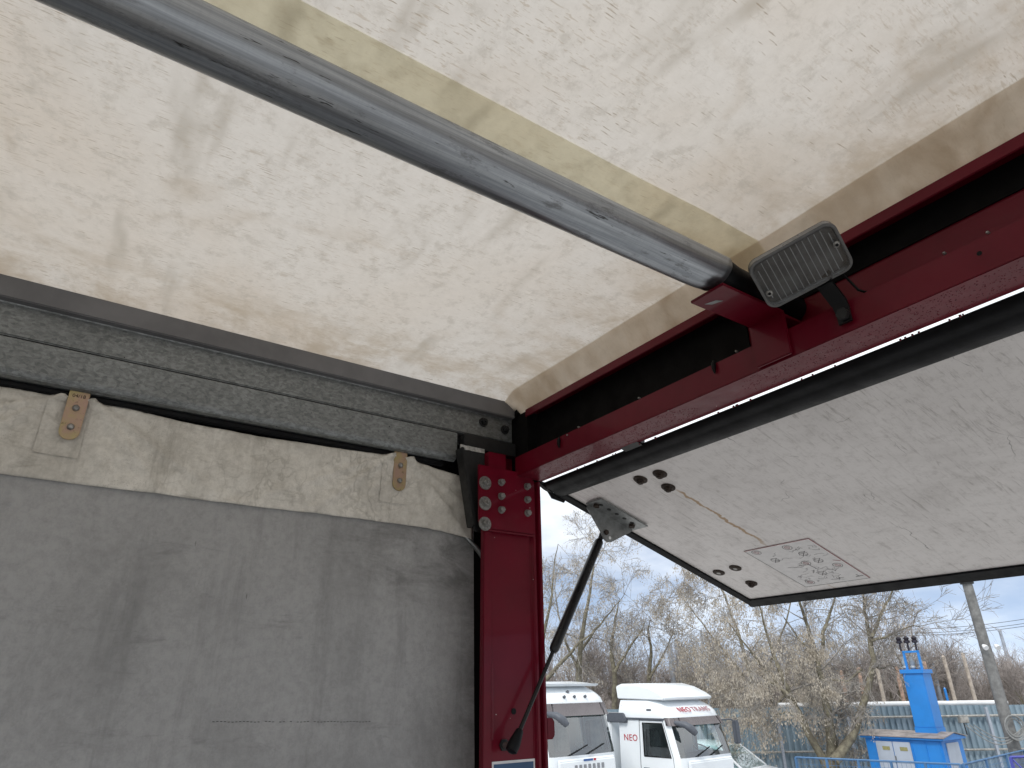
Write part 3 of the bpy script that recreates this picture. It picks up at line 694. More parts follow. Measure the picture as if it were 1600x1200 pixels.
for u, v in ((.13, .07), (.60, .09), (.52, .47), (.86, .62), (.17, .90)):
    stroke(blk, circ(u, v, .062), .0012); stroke(redm, circ(u, v, .035), .0011); stroke(redm, [(u - .01, v - .015), (u + .01, v + .015)], .0016)
for u, v in ((.20, .30), (.67, .27), (.72, .46), (.52, .74)):
    stroke(blk, circ(u, v, .058), .0012); stroke(blk, [(u - .05, v + .05), (u + .06, v - .045)], .0014); stroke(blk, [(u - .03, v - .03), (u + .03, v + .03)], .0012)
for k in range(46):
    u = .08 + .8 * rnd.random(); v = .06 + .86 * rnd.random(); pts = [(u, v)]
    for q in range(rnd.randint(3, 7)):
        u += rnd.uniform(-.03, .07); v += rnd.uniform(-.035, .035); pts.append((min(.95, max(.05, u)), min(.95, max(.05, v))))
    stroke(gry if rnd.random() < .6 else blk, pts, .0009)
stroke(blk, [(.52, .5), (.54, .62)], .0018); stroke(blk, [(.86, .93), (.97, .92)], .0022); stroke(blk, [(.9, .88), (.91, .93)], .0018); stroke(blk, [(.62, .91), (.70, .90)], .0014)
stroke(blk, [(.64, .87), (.645, .91)], .0014); stroke(redm, [(.90, .50), (.97, .54)], .0025)
for mb, nm, mt in ((redm, 'print_frame', 'print_red'), (blk, 'print_symbols', 'print_black'), (gry, 'print_drawings', 'print_grey')): fbuild(mb, nm, mt, sheet, fixn=False)['kind'] = 'stuff'
# strut bracket on the flap
br = MB(); br.box((-1.247, .178, -.0045), (.058, .166, .004)); bro = fbuild(br, 'strut_bracket', 'bracket_zinc', bevel=.001)
tabp = [(.098, -.003), (.258, -.003), (.258, -.010), (.196, -.068), (.182, -.074), (.168, -.070), (.160, -.060), (.100, -.016)]
fbuild(MB().prism(tabp, 'x', -1.276, -1.272), 'bracket_tab', 'bracket_zinc', bro, bevel=.001)
for y in (.118, .145, .172, .199, .226):
    fbuild(MB().cyl((-1.241, y, -.0063), (0, 0, -1), .0055, .0008, 10), 'slot', 'black_paint', bro)
for y in (.112, .236):
    fbuild(MB().cyl((-1.252, y, -.0063), (0, 0, -1), .0085, .006, 6), 'bolt_head', 'bolt_rust', bro)
fbuild(MB().cyl((-1.2719, .188, -.060), (1, 0, 0), .0042, .0006, 12), 'hole', 'white_cap', bro)
fbuild(MB().cyl((-1.2719, .172, -.052), (1, 0, 0), .007, .005, 6), 'pivot_nut', 'bolt_rust', bro)

# ---- gas strut from the post to the flap bracket
pb = Vector((-1.27, .861, -.111))
fr = Matrix.Rotation(flap.rotation_euler.x, 3, 'X')
pt = FH + fr @ Vector((-1.283, .170, -.056))
stt = thing('gas_strut', rel(*pb), 'black gas strut propping the open flap from the red post', 'gas strut')
ax = (pt - pb); L = ax.length; ax.normalize()
MB().tube([pb + ax * .02, pb + ax * .225], [.0045, .0045], 14).build('rod', 'black_paint', stt, smooth=40)
MB().tube([pb + ax * .213, pb + ax * .218, pb + ax * .228, pb + ax * (L - .025), pb + ax * (L - .018)], [.007, .0105, .0115, .0115, .008], 18).build('cylinder', 'black_paint', stt, smooth=40)
MB().tube([pb + ax * (L - .02), pb + ax * (L + .006)], [.006, .0075], 12).build('top_joint', 'dark_metal', stt, smooth=40)
j = MB(); j.tube([pb - ax * .014, pb - ax * .010, pb + ax * .004, pb + ax * .03, pb + ax * .034], [.006, .0125, .013, .0085, .007], 14); jo = j.build('ball_socket', 'black_rubber', stt, smooth=50)
MB().cyl(pb + Vector((-.031, 0, 0)), (1, 0, 0), .0065, .03, 10).build('ball_stud', 'bolt_zinc', jo, smooth=40)
MB().cyl(pb + Vector((-.0355, 0, 0)), (1, 0, 0), .012, .004, 6).build('stud_nut', 'dark_metal', jo)

# ---- work lamp on a bracket below the tube end
LP = [Vector(p) for p in ((-.490, .768, .572), (-.375, .816, .604), (-.386, .881, .557), (-.501, .833, .525))]
LC = (LP[0] + LP[1] + LP[2] + LP[3]) / 4
la = (LP[1] - LP[0]).normalized(); ln = Vector((.413, -.483, -.772)).normalized(); lb = ln.cross(la).normalized(); ln = la.cross(lb)
if ln.dot(Vector((.413, -.483, -.772))) < 0: ln = -ln
LW, LH = .1325, .0835
lamp = thing('work_lamp', rel(*LC), 'rectangular black work lamp with ribbed lens bolted to the red header', 'lamp')
def lprism(mb, pts, z0, z1, s1=1.0):
    n = len(pts); vs = [LC + la * p[0] + lb * p[1] + ln * z0 for p in pts] + [LC + la * p[0] * s1 + lb * p[1] * s1 + ln * z1 for p in pts]
    return mb.add(vs, [tuple(range(n))[::-1], tuple(range(n, 2 * n))] + [(i, (i + 1) % n, n + (i + 1) % n, n + i) for i in range(n)])
def lring(mb, po, pi, z0, z1):
    n = len(po); vs = []
    for pts, z in ((po, z0), (po, z1), (pi, z1), (pi, z0)): vs += [LC + la * p[0] + lb * p[1] + ln * z for p in pts]
    fs = []
    for k in range(4):
        for i in range(n): fs.append((k * n + i, k * n + (i + 1) % n, ((k + 1) % 4) * n + (i + 1) % n, ((k + 1) % 4) * n + i))
    return mb.add(vs, fs)
po = rrect(LW, LH, .016, 6); pi_ = rrect(LW - .009, LH - .009, .0125, 6); pin = rrect(LW - .004, LH - .004, .014, 6)
hb = MB(); lprism(hb, po, -.016, -.038, .80); hb.build('housing', 'lamp_black', lamp, smooth=40)
lring(MB(), po, pi_, -.016, .0).build('rim', 'rim_grey', lamp, bevel=.0012, smooth=40)
lprism(MB(), pi_, -.0152, -.0145).build('reflector', 'reflector', lamp)
lens = MB(); lprism(lens, pi_, -.003, .0025, .985); lo_ = lens.build('lens', 'lens_glass', lamp, smooth=30, bevel=.0008)
for k in range(13):
    u = -.054 + k * .009
    rb = MB(); c = LC + la * u + ln * -.0042; hgt = .068 if abs(u) < .05 else .05
    rm = Matrix((la, lb, ln)).transposed()
    rb.box(c, (.0012, hgt, .0022), rm); rb.build('rib', 'rib_glass', lo_)
for u, v in ((-.0555, -.012), (.0555, .006)):
    c = LC + la * u + lb * v + ln * .0026
    MB().tube([c, c + ln * .003, c + ln * .0042], [.0052, .005, .0035], 12).build('screw', 'bolt_zinc', lamp, smooth=40)
    MB().cyl(c + ln * .0043, ln, .0024, .0004, 10).build('screw_recess', 'black_rubber', lamp)
bk = MB(); q0 = LC + la * .024 - lb * (LH / 2 - .012) * (1 if (lb.z > 0) else -1) - ln * .030
q1 = Vector((-.425, .892, .497))
wv = Vector((1, 0, 0)) * .013
path = [q0, q0.lerp(q1, .4) + Vector((0, -.012, 0)), q1 + Vector((0, -.006, .018)), q1 + Vector((0, -.0015, .006)), q1 + Vector((0, -.0015, -.014))]
for k, (a, b) in enumerate(zip(path[:-1], path[1:])):
    w0 = .013 - .001 * k
    nn = (b - a).cross(Vector((1, 0, 0))).normalized() * .0022
    W0 = Vector((w0, 0, 0))
    bk.add([a - W0 - nn, a + W0 - nn, a + W0 + nn, a - W0 + nn, b - W0 - nn, b + W0 - nn, b + W0 + nn, b - W0 + nn], [(0, 1, 2, 3), (4, 7, 6, 5), (0, 4, 5, 1), (1, 5, 6, 2), (2, 6, 7, 3), (3, 7, 4, 0)])
bko = bk.build('bracket', 'black_paint', lamp, smooth=40)
MB().cyl(q1 + Vector((.002, -.004, -.002)), (0, -1, 0), .0095, .008, 6).build('bracket_bolt', 'dark_metal', bko)
MB().tube([q0 - ln * .01, q0 - ln * .012 + Vector((.02, .02, -.01)), Vector((-.40, .90, .53)), Vector((-.39, .93, .525))], .002, 8).build('cable', 'black_rubber', lamp, smooth=50)
#@@OUTSIDE@@
# ================================================================== OUTSIDE: helpers in the yard
FWD = Vector((-CZ.x, -CZ.y, 0)).normalized(); RGT = Vector((FWD.y, -FWD.x, 0))
def depth(x, y, d):
    """point seen in the photo at (x, y), d metres in front of the eye, in world coordinates"""
    r = toward(x, y, 1.0); return r * (d / (r.x * FWD.x + r.y * FWD.y)) + OFF
def foot(x, y, d): p = depth(x, y, d); return Vector((p.x, p.y, 0))
def wthing(name, loc, rz, label, cat, group=None):
    o = thing(name, loc, label, cat, group); o.rotation_euler = (0, 0, rz); BASES[o.name] = Vector((0, 0, 0)); return o
def wb(mb, name, mat, parent, **k): return mb.build(name, mat, parent, off=Z0, **k)

# ---- white lorries
def front_pts(z, P, off=0.0):
    xf, w, rc = P(z); rc += off * .5; xf += off; w += off * .4; s = rc * .2929
    cr_ = .05
    f = lambda y: xf - cr_ * (y / w) ** 2
    y1 = w - rc
    return [(f(y1) - rc, -w), (f(y1) - s, -w + s), (f(y1), -y1), (f(y1 * .5), -y1 * .5), (f(0), 0), (f(y1 * .5), y1 * .5), (f(y1), y1), (f(y1) - s, w - s), (f(y1) - rc, w)]
def lorry(loc, rz, label, H, deflector, group, mirror=True):
    """H: heights of belt, windscreen foot, windscreen head, visor head, roof"""
    t_ = wthing('lorry', loc, rz, label, 'lorry', group)
    belt, wb_, wt_, vt_, rf = H
    XBk = -2.05
    def P(z):
        w = 1.17 - .05 * max(0, (z - belt) / (rf - belt)) - (.12 * max(0, (z - vt_) / (rf - vt_)) ** 2)
        if z <= wb_: x = -.03 * max(0, (z - 1.0))
        elif z <= vt_: x = -.03 * (wb_ - 1) - .26 * (z - wb_) / (vt_ - wb_)
        else:
            k = (z - vt_) / (rf - vt_); x = -.03 * (wb_ - 1) - .26 - .55 * k ** 2.2
        return x, w, .20 + .10 * max(0, (z - vt_) / (rf - vt_))
    zs = [.42, .8, 1.15, belt, wb_, wb_ + (wt_ - wb_) * .33, wb_ + (wt_ - wb_) * .66, wt_, vt_] + [vt_ + (rf - vt_) * k for k in (.3, .55, .75, .9, .97)]
    rings = []
    for z in zs:
        F = front_pts(z, P); w = P(z)[1]; xa = F[0][0] - .10
        ring = [(XBk, -w), (-1.30, -w), (-1.22, -w), (xa, -w)] + F + [(xa, w), (-1.22, w), (-1.30, w), (XBk, w)]
        rings.append([(p[0], p[1], z) for p in ring])
    n = len(rings[0]); body = MB(); ws = MB(); sg = [MB(), MB()]
    iw0, iw1 = 4, 7
    body.v = [Vector(p) for r_ in rings for p in r_]
    for i in range(len(zs) - 1):
        for k in range(n):
            q = (i * n + k, i * n + (k + 1) % n, (i + 1) * n + (k + 1) % n, (i + 1) * n + k)
            vs = [body.v[a] for a in q]
            if iw0 <= i < iw1 and 5 <= k <= 10: ws.add(vs, [(0, 1, 2, 3)]); continue
            if iw0 <= i < iw1 and k in (2, n - 4): sg[0 if k == 2 else 1].add(vs, [(0, 1, 2, 3)]); continue
            body.f.append(q)
    body.f.append(tuple(range((len(zs) - 1) * n, len(zs) * n)))
    # close the roof with a slightly smaller raised cap
    wb(body, 'cab', 'truck_white', t_, smooth=38)
    wb(ws, 'windscreen', 'windscreen_glass', t_, smooth=60, fixn=False)
    for s_ in sg: wb(s_, 'side_window', 'side_glass', t_, smooth=60, fixn=False)
    # rubber surround and door joint
    for sgn in (-1, 1):
        w = P(wt_)[1]; y = sgn * (w + .004)
        xa0 = front_pts(wb_, P)[0][0] - .10; xa1 = front_pts(wt_, P)[0][0] - .10
        wbt = P(wb_)[1] * sgn
        sr = MB(); sr.tube([(-1.22, wbt, wb_), (xa0, wbt, wb_), (xa1, y, wt_), (-1.22, y, wt_), (-1.22, wbt, wb_)], .018, 6); wb(sr, 'window_seal', 'black_rubber', t_, smooth=60)
        dj = MB(); yb = sgn * (P(belt)[1] + .001)
        dj.tube([(-1.36, sgn * (P(.8)[1] + .001), .75), (-1.36, yb, belt), (-1.33, y, wt_ + .06), (xa1 + .03, y, wt_ + .06), (xa0 + .06, sgn * (P(wb_)[1] + .001), wb_), (xa0 + .12, sgn * (P(.8)[1] + .001), .75)], .008, 5); wb(dj, 'door_joint', 'plastic_grey', t_, smooth=60)
        wb(MB().box((-1.16, sgn * (P(belt)[1] + .012), belt - .12), (.20, .03, .12)), 'door_handle', 'plastic_grey', t_, bevel=.01)
        wb(MB().prism([(-2.0, wt_ + .07), (-2.0, wt_ + .12), (xa1 + .1, wt_ + .12), (xa1 + .06, wt_ + .07)], 'y', sgn * (w - .02), sgn * (w + .03)), 'drip_rail', 'plastic_grey', t_, bevel=.008)
        if sgn < 0 or not mirror: continue
        # tall mirror on its arm, far side
        mm = MB(); mm.box((-.06, sgn * 1.42, (wb_ + wt_) / 2 + .10), (.13, .20, (wt_ - wb_) * .74)); mo = wb(mm, 'mirror', 'plastic_grey', t_, bevel=.03)
        wb(MB().tube([(-.32, sgn * 1.10, wt_ + .02), (-.12, sgn * 1.32, wt_ + .03), (-.06, sgn * 1.42, wt_ - .06)], .022, 6), 'mirror_arm', 'plastic_grey', mo, smooth=60)
    # sun visor over the windscreen and the near corner mirror hanging from it
    def dense(pts, n=5):
        V_ = [Vector((*p, 0)) for p in pts]; V_ = [V_[0]] + V_ + [V_[-1]]; o_ = []
        for i in range(1, len(V_) - 2):
            for q in range(n):
                f = q / n; a, b, c, d = V_[i - 1:i + 3]
                r_ = .5 * ((2 * b) + (c - a) * f + (2 * a - 5 * b + 4 * c - d) * f * f + (3 * b - a - 3 * c + d) * f ** 3); o_.append((r_.x, r_.y))
        return o_ + [tuple(pts[-1])]
    vz = MB(); a_ = dense(front_pts(wt_ - .04, P, .10)); b_ = dense(front_pts(vt_ - .01, P, .035)); c_ = dense(front_pts(wt_ - .02, P, .02))
    for k in range(len(a_) - 1):
        vz.add([(*a_[k], wt_ - .05), (*a_[k + 1], wt_ - .05), (*b_[k + 1], vt_ + .005), (*b_[k], vt_ + .005)], [(0, 1, 2, 3)])
        vz.add([(*a_[k], wt_ - .05), (*a_[k + 1], wt_ - .05), (*c_[k + 1], wt_ - .01), (*c_[k], wt_ - .01)], [(0, 3, 2, 1)])
    vmesh = bmesh; vo = wb(vz, 'sun_visor', 'visor_brown', t_, smooth=60)
    bm_ = bmesh.new(); bm_.from_mesh(vo.data); bmesh.ops.remove_doubles(bm_, verts=bm_.verts, dist=.001); bm_.to_mesh(vo.data); bm_.free()
    cmx = MB(); cmx.tube([(-.25, -1.02, wt_ + .02), (.06, -1.00, wt_ - .02), (.20, -.92, wt_ - .12), (.24, -.84, wt_ - .22)], [.05, .085, .10, .07], 8); wb(cmx, 'corner_mirror', 'plastic_grey', t_, smooth=50)
    # grille, bumper, lamps, wipers
    wb(MB().prism([(-.02, wb_ - .04), (.045, wb_ - .10), (.05, wb_ - .42), (-.02, wb_ - .46)], 'y', -.94, .94), 'front_lid', 'truck_white', t_, bevel=.02)
    for k in range(4): wb(MB().box((.04, 0, wb_ - .56 - k * .11), (.06, 1.7, .07)), 'grille_slat', 'plastic_grey', t_, bevel=.01)
    wb(MB().box((.02, 0, .60), (.22, 2.34, .44)), 'bumper', 'truck_white', t_, bevel=.05)
    for sgn in (-1, 1): wb(MB().box((.075, sgn * .86, .72), (.16, .42, .2)), 'headlight', 'lens_glass', t_, bevel=.03)
    for s0, s1 in ((-.55, .12), (.05, .70)):
        x0 = P(wb_)[0]; k = .30; xk = P(wb_ + k)[0]
        wb(MB().tube([(x0 + .03, s0, wb_ + .02), (xk + .03, s1, wb_ + .20)], .014, 5), 'wiper', 'black_rubber', t_)
    # interior: dash, wheel, seats, rear wall
    wb(MB().box((-.42, 0, wb_ - .10), (.60, 2.0, .30)), 'dashboard', 'dash_brown', t_, bevel=.05)
    sw = MB(); c = Vector((-.62, .55, wb_ + .10)); aa = Vector((.45, 0, .89)).cross(Vector((0, 1, 0))).normalized()
    sw.tube([c + (Vector((0, 1, 0)) * math.cos(R(a)) + aa * math.sin(R(a))) * .23 for a in range(0, 361, 24)], .018, 6, False); wb(sw, 'steering_wheel', 'cab_interior', t_, smooth=60)
    for y in (-.55, .55):
        st_ = MB(); st_.box((-1.15, y, wb_ - .20), (.5, .5, .16)); so = wb(st_, 'seat', 'cab_interior', t_, bevel=.04)
        wb(MB().box((-1.42, y, wb_ + .20), (.16, .5, .80)), 'seat_back', 'cab_interior', so, bevel=.05)
    wb(MB().box((-1.98, 0, (wb_ + wt_) / 2), (.04, 2.15, 1.6)), 'rear_lining', 'cab_cream', t_)
    wb(MB().box((-1.0, 0, belt - .5), (1.9, 2.2, .05)), 'cab_floor', 'cab_interior', t_)
    # chassis and wheels
    for y in (-.42, .42): wb(MB().box((-4.2, y, .82), (8.0, .09, .26)), 'chassis_rail', 'dark_metal', t_)
    for x in (-1.35, -4.9, -6.3):
        for sgn in (-1, 1):
            wl_ = MB(); wl_.tube([(x, sgn * .80, .50), (x, sgn * .84, .50), (x, sgn * 1.10, .50), (x, sgn * 1.14, .50)], [.42, .50, .50, .42], 24)
            wo_ = wb(wl_, 'wheel', 'tyre', t_, smooth=40)
            wb(MB().tube([(x, sgn * 1.10, .5), (x, sgn * 1.15, .5), (x, sgn * 1.12, .5)], [.29, .29, .12], 18), 'rim', 'bracket_zinc', wo_, smooth=40)
    if deflector:
        xr = -2.12; top = rf + deflector
        dp = [(xr, rf + .02), (xr - .04, top - .04), (xr + .10, top), (-1.35, top + .0), (-.95, rf + deflector * .78), (-.62, rf + deflector * .42), (-.42, rf + .04), (-.50, rf - .02)]
        df = MB(); nn = len(dp)
        for y, sc_ in ((-1.06, 1), (-.95, 1), (.95, 1), (1.06, 1)):
            for p in dp:
                zz = p[1] if abs(y) < 1 else rf + (p[1] - rf) * .90
                df.v.append(Vector((p[0] if abs(y) < 1 else p[0] - .03 * (p[0] > -1.5), y, zz)))
        for i in range(3):
            for k in range(nn): df.f.append((i * nn + k, i * nn + (k + 1) % nn, (i + 1) * nn + (k + 1) % nn, (i + 1) * nn + k))
        df.f.append(tuple(range(nn))); df.f.append(tuple(range(3 * nn, 4 * nn)))
        wb(df, 'roof_deflector', 'truck_white', t_, smooth=40, bevel=.02)
    return t_, P
HR = (1.50, 1.70, 2.47, 2.60, 3.03)
HL = (1.62, 1.90, 2.78, 3.00, 3.40)
def cab_place(x, y, d, rz, w=1.15):
    p = foot(x, y, d); return p + Vector((-math.sin(rz), math.cos(rz), 0)) * w
RZ = R(6)
lr, PR = lorry(cab_place(1066, 1170, 18.9, RZ), RZ, 'white lorry with roof deflector and red lettering on its cab', HR, .40, 'white lorries parked in the yard')
ll, PL = lorry(cab_place(861, 1170, 17.2, RZ), RZ, 'white lorry half hidden by the red post, four roof studs', HL, .10, 'white lorries parked in the yard', False)
# cargo body and side fairing of the lettered lorry
wb(MB().box((-5.4, 0, 1.83), (6.2, 2.44, 1.55)), 'cargo_body', 'truck_white', lr, bevel=.03)
for sgn in (-1, 1):
    wb(MB().prism([(-2.42, 2.46), (-2.42, 2.70), (-1.86, 2.70), (-1.72, 2.50), (-1.74, 2.46)], 'y', sgn * 1.10, sgn * 1.24), 'side_fairing', 'plastic_grey', lr, bevel=.02)
def wtext(name, body, size, mat, parent, p, xdir, up, spacing=1.0):
    x = Vector(xdir).normalized(); u = Vector(up).normalized(); n_ = x.cross(u).normalized(); u = n_.cross(x)
    M_ = Matrix((( x.x, u.x, n_.x, p[0]), (x.y, u.y, n_.y, p[1]), (x.z, u.z, n_.z, p[2]), (0, 0, 0, 1)))
    return text_mesh(name, body, size, mat, parent, M_, .004, spacing)
def band(P, z): return P(z)[0], P(z + .1)[0]
z_ = 2.78; x0, x1 = P0 = band(PR, z_)
wtext('lettering', 'NEO', .24, 'letter_red', lr, (PR(z_)[0] + .012, -.42, z_), (0, 1, 0), (x1 - x0, 0, .1), 1.15)
wtext('lettering', 'TRANS', .24, 'letter_grey', lr, (PR(z_)[0] + .012, .30, z_), (0, 1, 0), (x1 - x0, 0, .1), 1.1)
wtext('lettering', 'NEO', .22, 'letter_red', lr, (-1.66, -(PR(2.1)[1] + .004), 2.10), (1, 0, 0), (0, 0, 1), 1.1)
wb(MB().box((-1.0, -PR(2.78)[1] - .002, 2.78), (.16, .02, .05)), 'marker_lamp', 'plastic_grey', lr, bevel=.008)
for y, z in ((-.35, 3.13), (.0, 3.13), (.38, 3.13), (-.10, 3.24)):
    x = PL(z)[0]; mb = MB(); mb.cyl((x - .02, y, z), (1, 0, .5), .035, .06, 10); wb(mb, 'roof_stud', 'plastic_grey', ll, smooth=40)
for k in range(7): wb(MB().box((.055, -.42 + k * .15, 1.66), (.02, .08, .11)), 'emblem_letter', 'letter_chrome', ll, bevel=.004)
wb(MB().box((.048, .0, 1.80), (.012, .30, .045)), 'badge', 'letter_blue', ll); wb(MB().box((.050, .22, 1.80), (.012, .07, .045)), 'badge', 'letter_red', ll)

# ---- white car behind the lorries
cp = foot(1228, 1200, 22.5)
car = wthing('car', cp, R(12), 'small white car beyond the lettered lorry, only its roof showing', 'car')
cs = [(0, .35), (.02, .75), (-.10, .95), (-.95, 1.08), (-3.9, 1.08), (-4.05, .9), (-4.05, .35)]
wb(MB().prism(cs, 'y', -.86, .86), 'body', 'truck_white', car, bevel=.08, seg=3)
def carroof(u, v):
    x = -1.72 - 1.75 * u; y = (v - .5) * 1.36; return (x, y, 1.70 + .05 * math.sin(math.pi * min(1, u * 1.0)) - .10 * (2 * v - 1) ** 4 - .05 * (1 - u) ** 6)
ro = wb(MB().grid(carroof, 12, 12), 'roof', 'truck_white', car, smooth=60); md = ro.modifiers.new('t', 'SOLIDIFY'); md.thickness = .05
for sgn in (-1, 1):
    for a, b in (((-.98, .80, 1.07), (-1.76, .66, 1.66)), ((-2.45, .82, 1.07), (-2.5, .68, 1.67)), ((-3.85, .80, 1.07), (-3.42, .66, 1.66))):
        wb(MB().tube([(a[0], a[1] * sgn, a[2]), (b[0], b[1] * sgn, b[2])], .035, 6), 'pillar', 'truck_white', car, smooth=60)
    g_ = MB(); g_.add([(-1.0, .80 * sgn, 1.08), (-3.82, .80 * sgn, 1.08), (-3.42, .66 * sgn, 1.66), (-1.76, .66 * sgn, 1.66)], [(0, 1, 2, 3)]); wb(g_, 'side_window', 'windscreen_glass', car, fixn=False)
    for x in (-.80, -3.25):
        wo_ = wb(MB().tube([(x, sgn * .70, .32), (x, sgn * .88, .32)], .32, 20), 'wheel', 'tyre', car, smooth=40)
        wb(MB().tube([(x, sgn * .86, .32), (x, sgn * .89, .32)], [.2, .18], 14), 'rim', 'bracket_zinc', wo_, smooth=40)
g_ = MB(); g_.add([(-.97, -.78, 1.07), (-.97, .78, 1.07), (-1.75, .65, 1.66), (-1.75, -.65, 1.66)], [(0, 1, 2, 3)]); wb(g_, 'windscreen', 'windscreen_glass', car, fixn=False)
for y in (-.4, .4): wb(MB().box((-2.1, y, 1.05), (.14, .46, .7)), 'seat', 'cab_interior', car, bevel=.04)
wb(MB().cyl((-2.0, 0, 1.72), (0, 0, 1), .03, .06, 8), 'antenna', 'truck_white', car)

# ---- corrugated fence along the yard
FDEP = 27.7
def fpos(s, d=FDEP, z=0.0): return FWD * d + RGT * s + Vector((0, 0, z))
fang = math.atan2(RGT.y, RGT.x)
fence = wthing('corrugated_fence', fpos(0), fang, 'blue-grey corrugated metal fence closing off the yard', 'fence')
FHt = 2.57; PWD = 1.1; S0, S1 = -1.1, 26.4
prof = []
for k in range(5):
    a = k * .22; prof += [(a, 0), (a + .085, 0), (a + .10, .075), (a + .195, .075)]
prof.append((1.1, 0))
sm_ = MB(); nn = len(prof)
sm_.v = [Vector((p[0], p[1], 0)) for p in prof] + [Vector((p[0], p[1], FHt)) for p in prof]
sm_.f = [(k, k + 1, nn + k + 1, nn + k) for k in range(nn - 1)]
first = None; s = S0; k = 0
while s < S1:
    if first is None: first = ob = wb(sm_, 'sheet', 'fence_sheet', fence, fixn=False)
    else: ob = first.copy(); COL.objects.link(ob); ob.parent = fence
    rr = random.Random(k); ob.location = (s, .004 * (k % 2) + .006 * rr.random(), -.03 * rr.random()); s += PWD - .01; k += 1
for z, r_ in ((2.20, .045), (1.10, .04)):
    pts = [(q, -.09, z + .012 * noise.noise(Vector((q * .6, z, 0)))) for q in [S0 + i * 1.1 for i in range(26)]]
    wb(MB().tube(pts, r_, 6), 'rail', 'pipe_pale', fence, smooth=60)
ps_ = MB().box((0, 0, 1.25), (.09, .09, 2.5)); first = None
for i in range(11):
    if first is None: first = ob = wb(ps_, 'fence_post', 'steel_pole', fence)
    else: ob = first.copy(); COL.objects.link(ob); ob.parent = fence
    ob.location = (S0 + .4 + i * 2.6, -.18, 0)
cap = wthing('white_pipe', fpos(0, 28.5), fang, 'long white pipe running level with the fence top behind it', 'pipe')
def s_at(x, d): return (x - 800) / 1032.67 * .909 * d
sa, sb = s_at(1205, 28.5), s_at(1557, 28.5)
wb(MB().tube([(sa + (sb - sa) * k / 20, 0, 2.60 + .015 * noise.noise(Vector((k * .7, 0, 0)))) for k in range(21)], .10, 10), 'tube', 'white_cap', cap, smooth=60)
for k in range(5): wb(MB().box((sa + .5 + k * 2.1, 0, 1.25), (.1, .1, 2.5)), 'support', 'concrete', cap)

# ---- posts standing beyond the fence
def post(x, y, d, r0, r1, mat, label, name='pale_post', group='posts beyond the fence'):
    p = depth(x, y, d); o = wthing(name, (p.x, p.y, 0), 0, label, 'post', group)
    nb = 7; pts = [(.02 * noise.noise(Vector((x, k, 0))), .02 * noise.noise(Vector((x, k, 5))), p.z * k / nb) for k in range(nb + 1)]
    wb(MB().tube(pts, [r0 + (r1 - r0) * k / nb for k in range(nb + 1)], 8), 'shaft', mat, o, smooth=60)
    wb(MB().cyl((pts[-1][0], pts[-1][1], p.z), (0, 0, 1), r1 * .96, .04, 8, r1 * .5), 'top_cap', mat, o)
    return o
for x, y, mt, lb_ in ((1241, 1036, 'pale_pole', 'leftmost pale post beyond the fence, seen through the tree'), (1264, 1046, 'pale_pole', 'pale post beyond the fence left of the forked trunk'),
                      (1314, 1049, 'pink_pole', 'short pinkish post beyond the fence behind the forked tree'), (1341, 1044, 'pink_pole', 'pinkish post beyond the fence just left of the bent trunk'),
                      (1369, 1038, 'pale_pole', 'pale post beyond the fence right of the bent trunk'), (1400, 1042, 'pink_pole', 'pinkish post beyond the fence left of the blue tower'),
                      (1444, 1035, 'pink_pole', 'pinkish post close against the right side of the blue tower'), (1474.5, 1026, 'pale_pole', 'clean cream post right of the blue tower'),
                      (1504, 1021, 'pale_pole', 'clean cream post beside the concrete utility pole')):
    post(x, y, 31.0, .085, .075, mt, lb_)
post(1451, 1018, 33.0, .12, .09, 'steel_pole', 'bluish steel post behind the blue tower', 'steel_post')
post(1476, 1076, 30.0, .07, .05, 'blue_paint', 'short pale blue post just showing above the fence', 'blue_post')
post(1046, 1004, 36.0, .15, .12, 'steel_pole', 'left one of two steel columns behind the lettered lorry', 'steel_post')
post(1056, 1000, 36.5, .12, .10, 'steel_pole', 'right one of two steel columns behind the lettered lorry', 'steel_post')
post(1095, 985, 34.0, .10, .05, 'steel_pole', 'slim light pole rising behind the lettering on the cab', 'light_pole')
post(1562, 985, 38.0, .12, .08, 'steel_pole', 'far bluish lamp pole at the right edge', 'light_pole')

# ---- concrete utility pole with floodlights and cable coil
ub = foot(1587, 1176, 21.5); pole = wthing('utility_pole', ub, 0, 'tapered concrete utility pole in front of the fence at right', 'pole')
wb(MB().tube([(0, 0, z) for z in (0, 2, 4, 6, 8, 9.5)], [.172, .162, .15, .138, .125, .115], 10), 'shaft', 'pole_concrete', pole, smooth=50)
wb(MB().cyl((0, 0, 6.15), (0, 0, 1), .19, .07, 12), 'collar', 'dark_metal', pole, smooth=40)
for k in range(6): wb(MB().cyl((0, 0, 6.35 + k * .09), (0, 0, 1), .165, .02, 10), 'band', 'dark_metal', pole)
tc_ = -FWD
for sx_ in (-.16, .20):
    q = RGT * sx_ + tc_ * .16 + Vector((0, 0, 4.35)); wb(MB().tube([q, q + tc_ * .08 + Vector((0, 0, -.05)), q + tc_ * .12 + Vector((0, 0, -.08))], [.04, .075, .075], 10), 'floodlight', 'white_cap', pole, smooth=40)
coil = thing('cable_coil', (0, 0, 0), 'grey cable coil hung on the concrete pole with slack loops', 'cable'); cb_ = ub + tc_ * .25 - RGT * .02 + Vector((0, 0, 2.18))
coil.location = cb_; BASES[coil.name] = Vector((0, 0, 0))
for k in range(5):
    r_ = .20 + .022 * k; o_ = Vector((random.uniform(-.03, .03), 0, random.uniform(-.03, .03)))
    wb(MB().tube([RGT * (r_ * math.cos(a * .3142) + o_.x) + Vector((0, 0, r_ * 1.1 * math.sin(a * .3142) + o_.z)) - FWD * .02 * k for a in range(21)], .016, 5, False), 'turn', 'cable_grey', coil, smooth=60)
